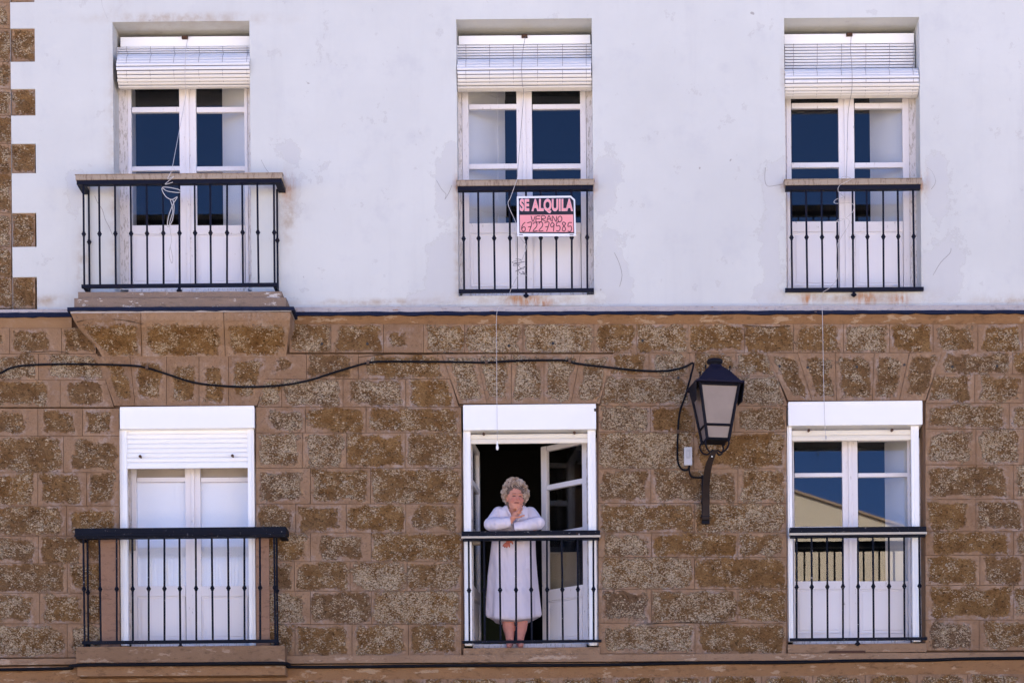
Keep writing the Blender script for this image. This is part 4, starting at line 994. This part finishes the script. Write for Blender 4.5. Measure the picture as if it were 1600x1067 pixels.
# ------------------------------------------------------------------ the woman
wm = empty('person', P(803, 1008, .26), label='curly grey-haired woman in a white dressing gown leaning on the railing, hand at chin', cat='person')
hc = P(805, 778, -.02)
def H(x, y, z): return hc+Vector((x, y, z))
b = M()
b.ell(H(0, .012, .02), (.073, .090, .10), 20, 14); b.ell(H(0, -.022, -.035), (.062, .066, .082), 18, 12)
b.ell(H(0, -.058, -.088), (.028, .024, .022), 12, 8)
for s in (-1, 1):
    b.ell(H(s*.036, -.058, -.034), (.028, .026, .026), 12, 8); b.ell(H(s*.028, -.079, .022), (.022, .012, .008), 10, 6)
    b.ell(H(s*.027, -.068, .0), (.013, .011, .010), 8, 6); b.ell(H(s*.074, .01, -.01), (.008, .02, .028), 8, 6)
b.cap(H(0, -.082, .008), H(0, -.098, -.024), .0085, .0125); b.ell(H(-.010, -.088, -.027), (.009, .009, .007), 8, 6); b.ell(H(.010, -.088, -.027), (.009, .009, .007), 8, 6)
b.ell(H(0, -.081, -.052), (.024, .010, .0055), 10, 6); b.ell(H(0, -.079, -.063), (.020, .010, .006), 10, 6)
b.cap(H(0, .02, -.07), P(804, 806, .07), .052, .06); b.cap(P(804, 812, .12), P(803, 860, .22), .07, .09)
b.cap(P(803, 860, .22), P(802, 930, .25), .09, .10)
# arms under the sleeves
b.cap(P(781, 808, .12), P(767, 822, .02), .034, .034); b.cap(P(767, 820, .02), P(797, 815, -.06), .038, .024)
b.cap(P(827, 808, .12), P(840, 821, .02), .034, .034); b.cap(P(840, 821, .02), P(805, 832, .0), .038, .024)
# raised hand: palm, four fingers, thumb
w0 = P(797, 815, -.06); pc = P(803.5, 806.5, -.075)
b.cap(w0, pc, .022, .024); b.ell(P(804.5, 804, -.078), (.026, .016, .030), 10, 8)
for (k1, k2, tip, r) in (((807, 799, -.082), (811, 793, -.088), (815.5, 787.5, -.088), .0085), ((808, 800.5, -.094), (812.5, 795.5, -.104), (816, 791, -.102), .0085), ((808.5, 802.5, -.07), (813, 798.5, -.075), (816.5, 795.5, -.072), .008), ((808, 804.5, -.06), (812, 802, -.062), (815, 800.5, -.06), .007)):
    b.cap(P(804.5, 804, -.078), P(*k1), r*1.1, r); b.cap(P(*k1), P(*k2), r, r*.92); b.cap(P(*k2), P(*tip), r*.92, r*.72)
b.cap(P(803, 808, -.09), P(811, 807.5, -.10), .012, .0095); b.cap(P(811, 807.5, -.10), P(819, 804.8, -.10), .0095, .0075)
# lower hand hanging below the rail
b.cap(P(805, 832, .0), P(797, 843, -.005), .022, .020); b.ell(P(795, 845, -.008), (.024, .014, .022), 10, 8)
for i, (dx, dy) in enumerate(((-9, 7.5), (-6.5, 9.5), (-3, 10), (1, 9))):
    a = P(795+dx*.4, 845+dy*.35, -.010-.004*i); e_ = P(795+dx*.8, 845+dy*.7, -.016-.004*i); f_ = P(795+dx, 845+dy, -.010-.004*i)
    b.cap(a, e_, .0085, .008); b.cap(e_, f_, .008, .0065)
b.cap(P(798, 843, -.015), P(801, 849, -.02), .010, .0075)
# legs and feet
for (xk, xa, dx) in ((793.5, 797, -1), (816, 812, 1)):
    b.cap(P(xk+dx*2, 930, .25), P(xk, 965, .25), .085, .058); b.cap(P(xk, 965, .25), P((xk+xa)/2, 982, .262), .056, .052); b.cap(P((xk+xa)/2, 982, .262), P(xa, 1001, .26), .05, .033)
    b.cap(P(xa, 1003, .27), P(xa+dx*1.5, 1008, .13), .036, .026)
def remeshed(m, voxel, smooth_it, name):
    me = mesh_from('tmp', m, stoneM, Vector((0,0,0))); t = bpy.data.objects.new('tmp_remesh', me); C.objects.link(t)
    r = t.modifiers.new('r', 'REMESH'); r.mode = 'VOXEL'; r.voxel_size = voxel
    s = t.modifiers.new('s', 'SMOOTH'); s.iterations = smooth_it; s.factor = .5
    o = evaluated(t); C.objects.unlink(t); bpy.data.objects.remove(t)
    q = M(); q.v = [v.co.copy() for v in o.vertices]; q.f = [list(p.vertices) for p in o.polygons]; q.mi = [0]*len(q.f); bpy.data.meshes.remove(o); return q
bodym = remeshed(b, .0042, 3, 'body')
def skin_col(v):
    c = Vector((.58, .26, .18)); l = v-hc
    if l.length < .17 and l.y < .02:
        ck = math.exp(-(((abs(l.x)-.038)/.022)**2+((l.z+.03)/.024)**2)); c = c.lerp(Vector((.58, .17, .12)), .7*ck)
        ns = math.exp(-((l.x/.014)**2+((l.z+.024)/.018)**2)); c = c.lerp(Vector((.58, .18, .15)), .6*ns)
        if l.y < -.05:
            mo = math.exp(-((l.x/.023)**4+((l.z+.057)/.0065)**4)); c = c.lerp(Vector((.12, .015, .015)), .95*mo)
            for s in (-1, 1):
                ey = math.exp(-(((l.x-s*.028)/.015)**4+((l.z-.002)/.0058)**4)); c = c.lerp(Vector((.07, .035, .03)), .85*ey)
                br = math.exp(-(((l.x-s*.030)/.020)**4+((l.z-.024)/.0045)**4)); c = c.lerp(Vector((.22, .13, .10)), .6*br)
                ln = math.exp(-(((l.x-s*(.022+.35*max(0, -.02-l.z)))/.004)**2+((l.z+.045)/.025)**4)); c = c.lerp(Vector((.36, .13, .10)), .45*ln)
    elif v.z < P(800, 960, .25).z: c = Vector((.58, .25, .20))
    elif (v-P(794, 847, -.01)).length < .09: c = Vector((.46, .13, .09))
    return tuple(c*(.94+.12*noise.noise(v*40)))
def make_skin():
    n = NT('aged_skin', .55, .35); n.col(n.attr('skin', out='Color')); n.b.inputs['Subsurface Weight'].default_value = .08
    n.b.inputs['Subsurface Radius'].default_value = (.01, .004, .002); n.bump(n.noise(120, 4), .25, .002); return n.m
skc = [skin_col(v) for v in bodym.v]
def turn(v):
    l = v-hc; k_ = max(0, min(1, (l.z+.085)/.05)) if l.length < .17 else 0
    a = math.radians(15)*k_; return hc+Vector((l.x*math.cos(a)-l.y*math.sin(a), l.x*math.sin(a)+l.y*math.cos(a), l.z))
bodym.v = [turn(v) for v in bodym.v]
build('body', bodym, make_skin(), wm, smooth=True, attrs={'skin': skc})
for s in (-1, 1):
    build('eye', M().ell(turn(H(s*.0275, -.0755, .0015)), (.008, .005, .0032), 10, 6), plain('dark_eye', (.05, .03, .025), .2, .1, 50, bump=0), wm, smooth=True)
# dressing gown
rb = M(); rings = [(972, 802, 39, .15, .25), (968, 801.5, 41.5, .165, .25), (940, 801.5, 40.5, .16, .25), (900, 801.5, 38, .155, .24), (870, 802, 35.5, .15, .225), (845, 802.5, 34, .145, .20), (825, 803, 35, .14, .16), (808, 803, 32, .120, .125), (798, 803.5, 26, .10, .105), (791, 804, 17, .08, .085), (786, 804.5, 11, .06, .06)]
NR = 72; pr0 = len(rb.v)
for (y, cx, hw, dy, dc) in rings:
    c0 = P(cx, y, dc); rx = hw/F_PX*(CAM_D+dc); dn = max(0, min(1, (y-835)/135))
    for k_ in range(NR):
        a = 2*math.pi*k_/NR; fold = 1+dn*(.06*math.sin(a*6+1)+.035*math.sin(a*11+2.2))+.025*math.sin(a*3+y/30)
        z = c0.z
        if y > 960: z += .045*abs(math.cos(a))**3
        rb.v.append(Vector((c0.x+rx*math.cos(a)*fold, c0.y+dy*math.sin(a)*fold, z)))
nr_ = len(rings)
for i in range(nr_-1):
    for k_ in range(NR): rb.f.append([i*NR+k_, i*NR+(k_+1) % NR, (i+1)*NR+(k_+1) % NR, (i+1)*NR+k_]); rb.mi.append(0)
rb.f += [list(range(NR))[::-1], [(nr_-1)*NR+k_ for k_ in range(NR)]]; rb.mi += [0, 0]
rb.cap(P(779.5, 801, .10), P(766.5, 819, .02), .058, .054, 16); rb.cap(P(766.5, 819, .02), P(780, 818, -.05), .060, .056, 16); rb.tube([P(778, 818, -.05), P(788, 817, -.062), P(796.5, 815.5, -.068), P(798, 815.3, -.068)], [.054, .048, .044, .045], 16)
rb.cap(P(828.5, 801, .10), P(841, 818, .02), .058, .054, 16); rb.cap(P(841, 817, .02), P(825, 820, -.04), .060, .052, 16); rb.tube([P(828, 820, -.04), P(815, 822, -.05), P(804, 824, -.045)], [.05, .044, .042], 16)
rbm = remeshed(rb, .0065, 4, 'robe')
for v in rbm.v:      # soft creases in the sleeves and skirt
    k_ = .016*noise.noise(Vector((v.x*16+v.z*11, v.y*9, v.z*7-v.x*6)))+.008*noise.noise(Vector((v.x*38, v.y*20, v.z*14+v.x*18)))
    if v.z < P(800, 845, .1).z: k_ *= .6
    v.y += k_; v.z += k_*.5
gownM = NT('lavender_white_cotton', .9, .1); gownM.col(gownM.mix(gownM.noise(6, 4), (.62, .57, .66), (.72, .66, .74))); gownM.bump(gownM.noise(160, 3), .2, .002)
build('dressing_gown', rbm, gownM.m, wm, smooth=True)
cl = M()
for s in (-1, 1):
    cl.tube(smooth_path([P(805+s*13, 786, .05), P(805+s*12, 795, -.015), P(805+s*7, 806, -.03), P(803+s*2, 820, .0)], 5), [.008]*16, 8)
build('collar', cl, gownM.m, wm, smooth=True)
bt = M()
for y in (858, 878, 900, 923, 946): bt.ell(P(803.5, y, .085+(y-858)*.0002), (.006, .004, .006), 8, 6)
build('button', bt, pvcM, wm)
build('pocket', M().plate([(812, 868), (828, 868), (829, 888), (813, 889)], .098, .12), gownM.m, wm)
# curly hair: a rough cap and a few hundred small curls
hr = M(); hr.ell(H(0, .028, .062), (.098, .094, .102), 20, 14); hr.ell(H(0, .045, -.02), (.090, .075, .085), 18, 12)
hm = remeshed(hr, .006, 2, 'hair')
for v in hm.v: v += (v-hc).normalized()*(.010*noise.noise(v*45)+.008*noise.noise(v*90))
capM = plain('hair_shadow_brown', (.13, .09, .07), .8, .3, 40)
hairM = NT('curly_grey_blond_hair', .6, .4); hairM.col(hairM.mix(hairM.ramp(hairM.noise(22, 3, .6), .38, .62), (.42, .28, .19), (.74, .60, .49))); hairM.bump(hairM.noise(200, 3), .6, .003)
hob = build('hair', hm, capM, wm, smooth=True)
cu = M(); hrng = random.Random(11)
for i in range(1100):
    a = hrng.uniform(0, 2*math.pi); t = math.acos(hrng.uniform(-.75, 1)); u = Vector((math.sin(t)*math.cos(a), math.sin(t)*math.sin(a), math.cos(t)))
    if u.y < -.2 and u.z < .42 and abs(u.x) < .74: continue
    lump = 1+.16*noise.noise(u*2.6); base = H(0, .025, .045)+Vector((u.x*.105, u.y*.098, u.z*.120 if u.z > 0 else u.z*.10))*lump; rr = hrng.uniform(.008, .022); base = base+u*hrng.uniform(-.012, .008)
    e1 = u.cross(Vector((hrng.uniform(-1, 1), hrng.uniform(-1, 1), hrng.uniform(-1, 1)))).normalized(); e2 = u.cross(e1)
    turns = hrng.uniform(1.0, 1.7); N = 12; pts = []
    for k_ in range(N):
        q = k_/(N-1); an = q*turns*2*math.pi; r_ = rr*(1-.4*q)
        pts.append(base+e1*r_*math.cos(an)*.9+u*(r_*math.sin(an)*.7+q*.004)+e2*(q-.5)*.022)
    cu.tube(pts, [.0036*(1-.6*k_/(N-1)) for k_ in range(N)], 3)
build('curls', cu, hairM.m, hob, smooth=True)
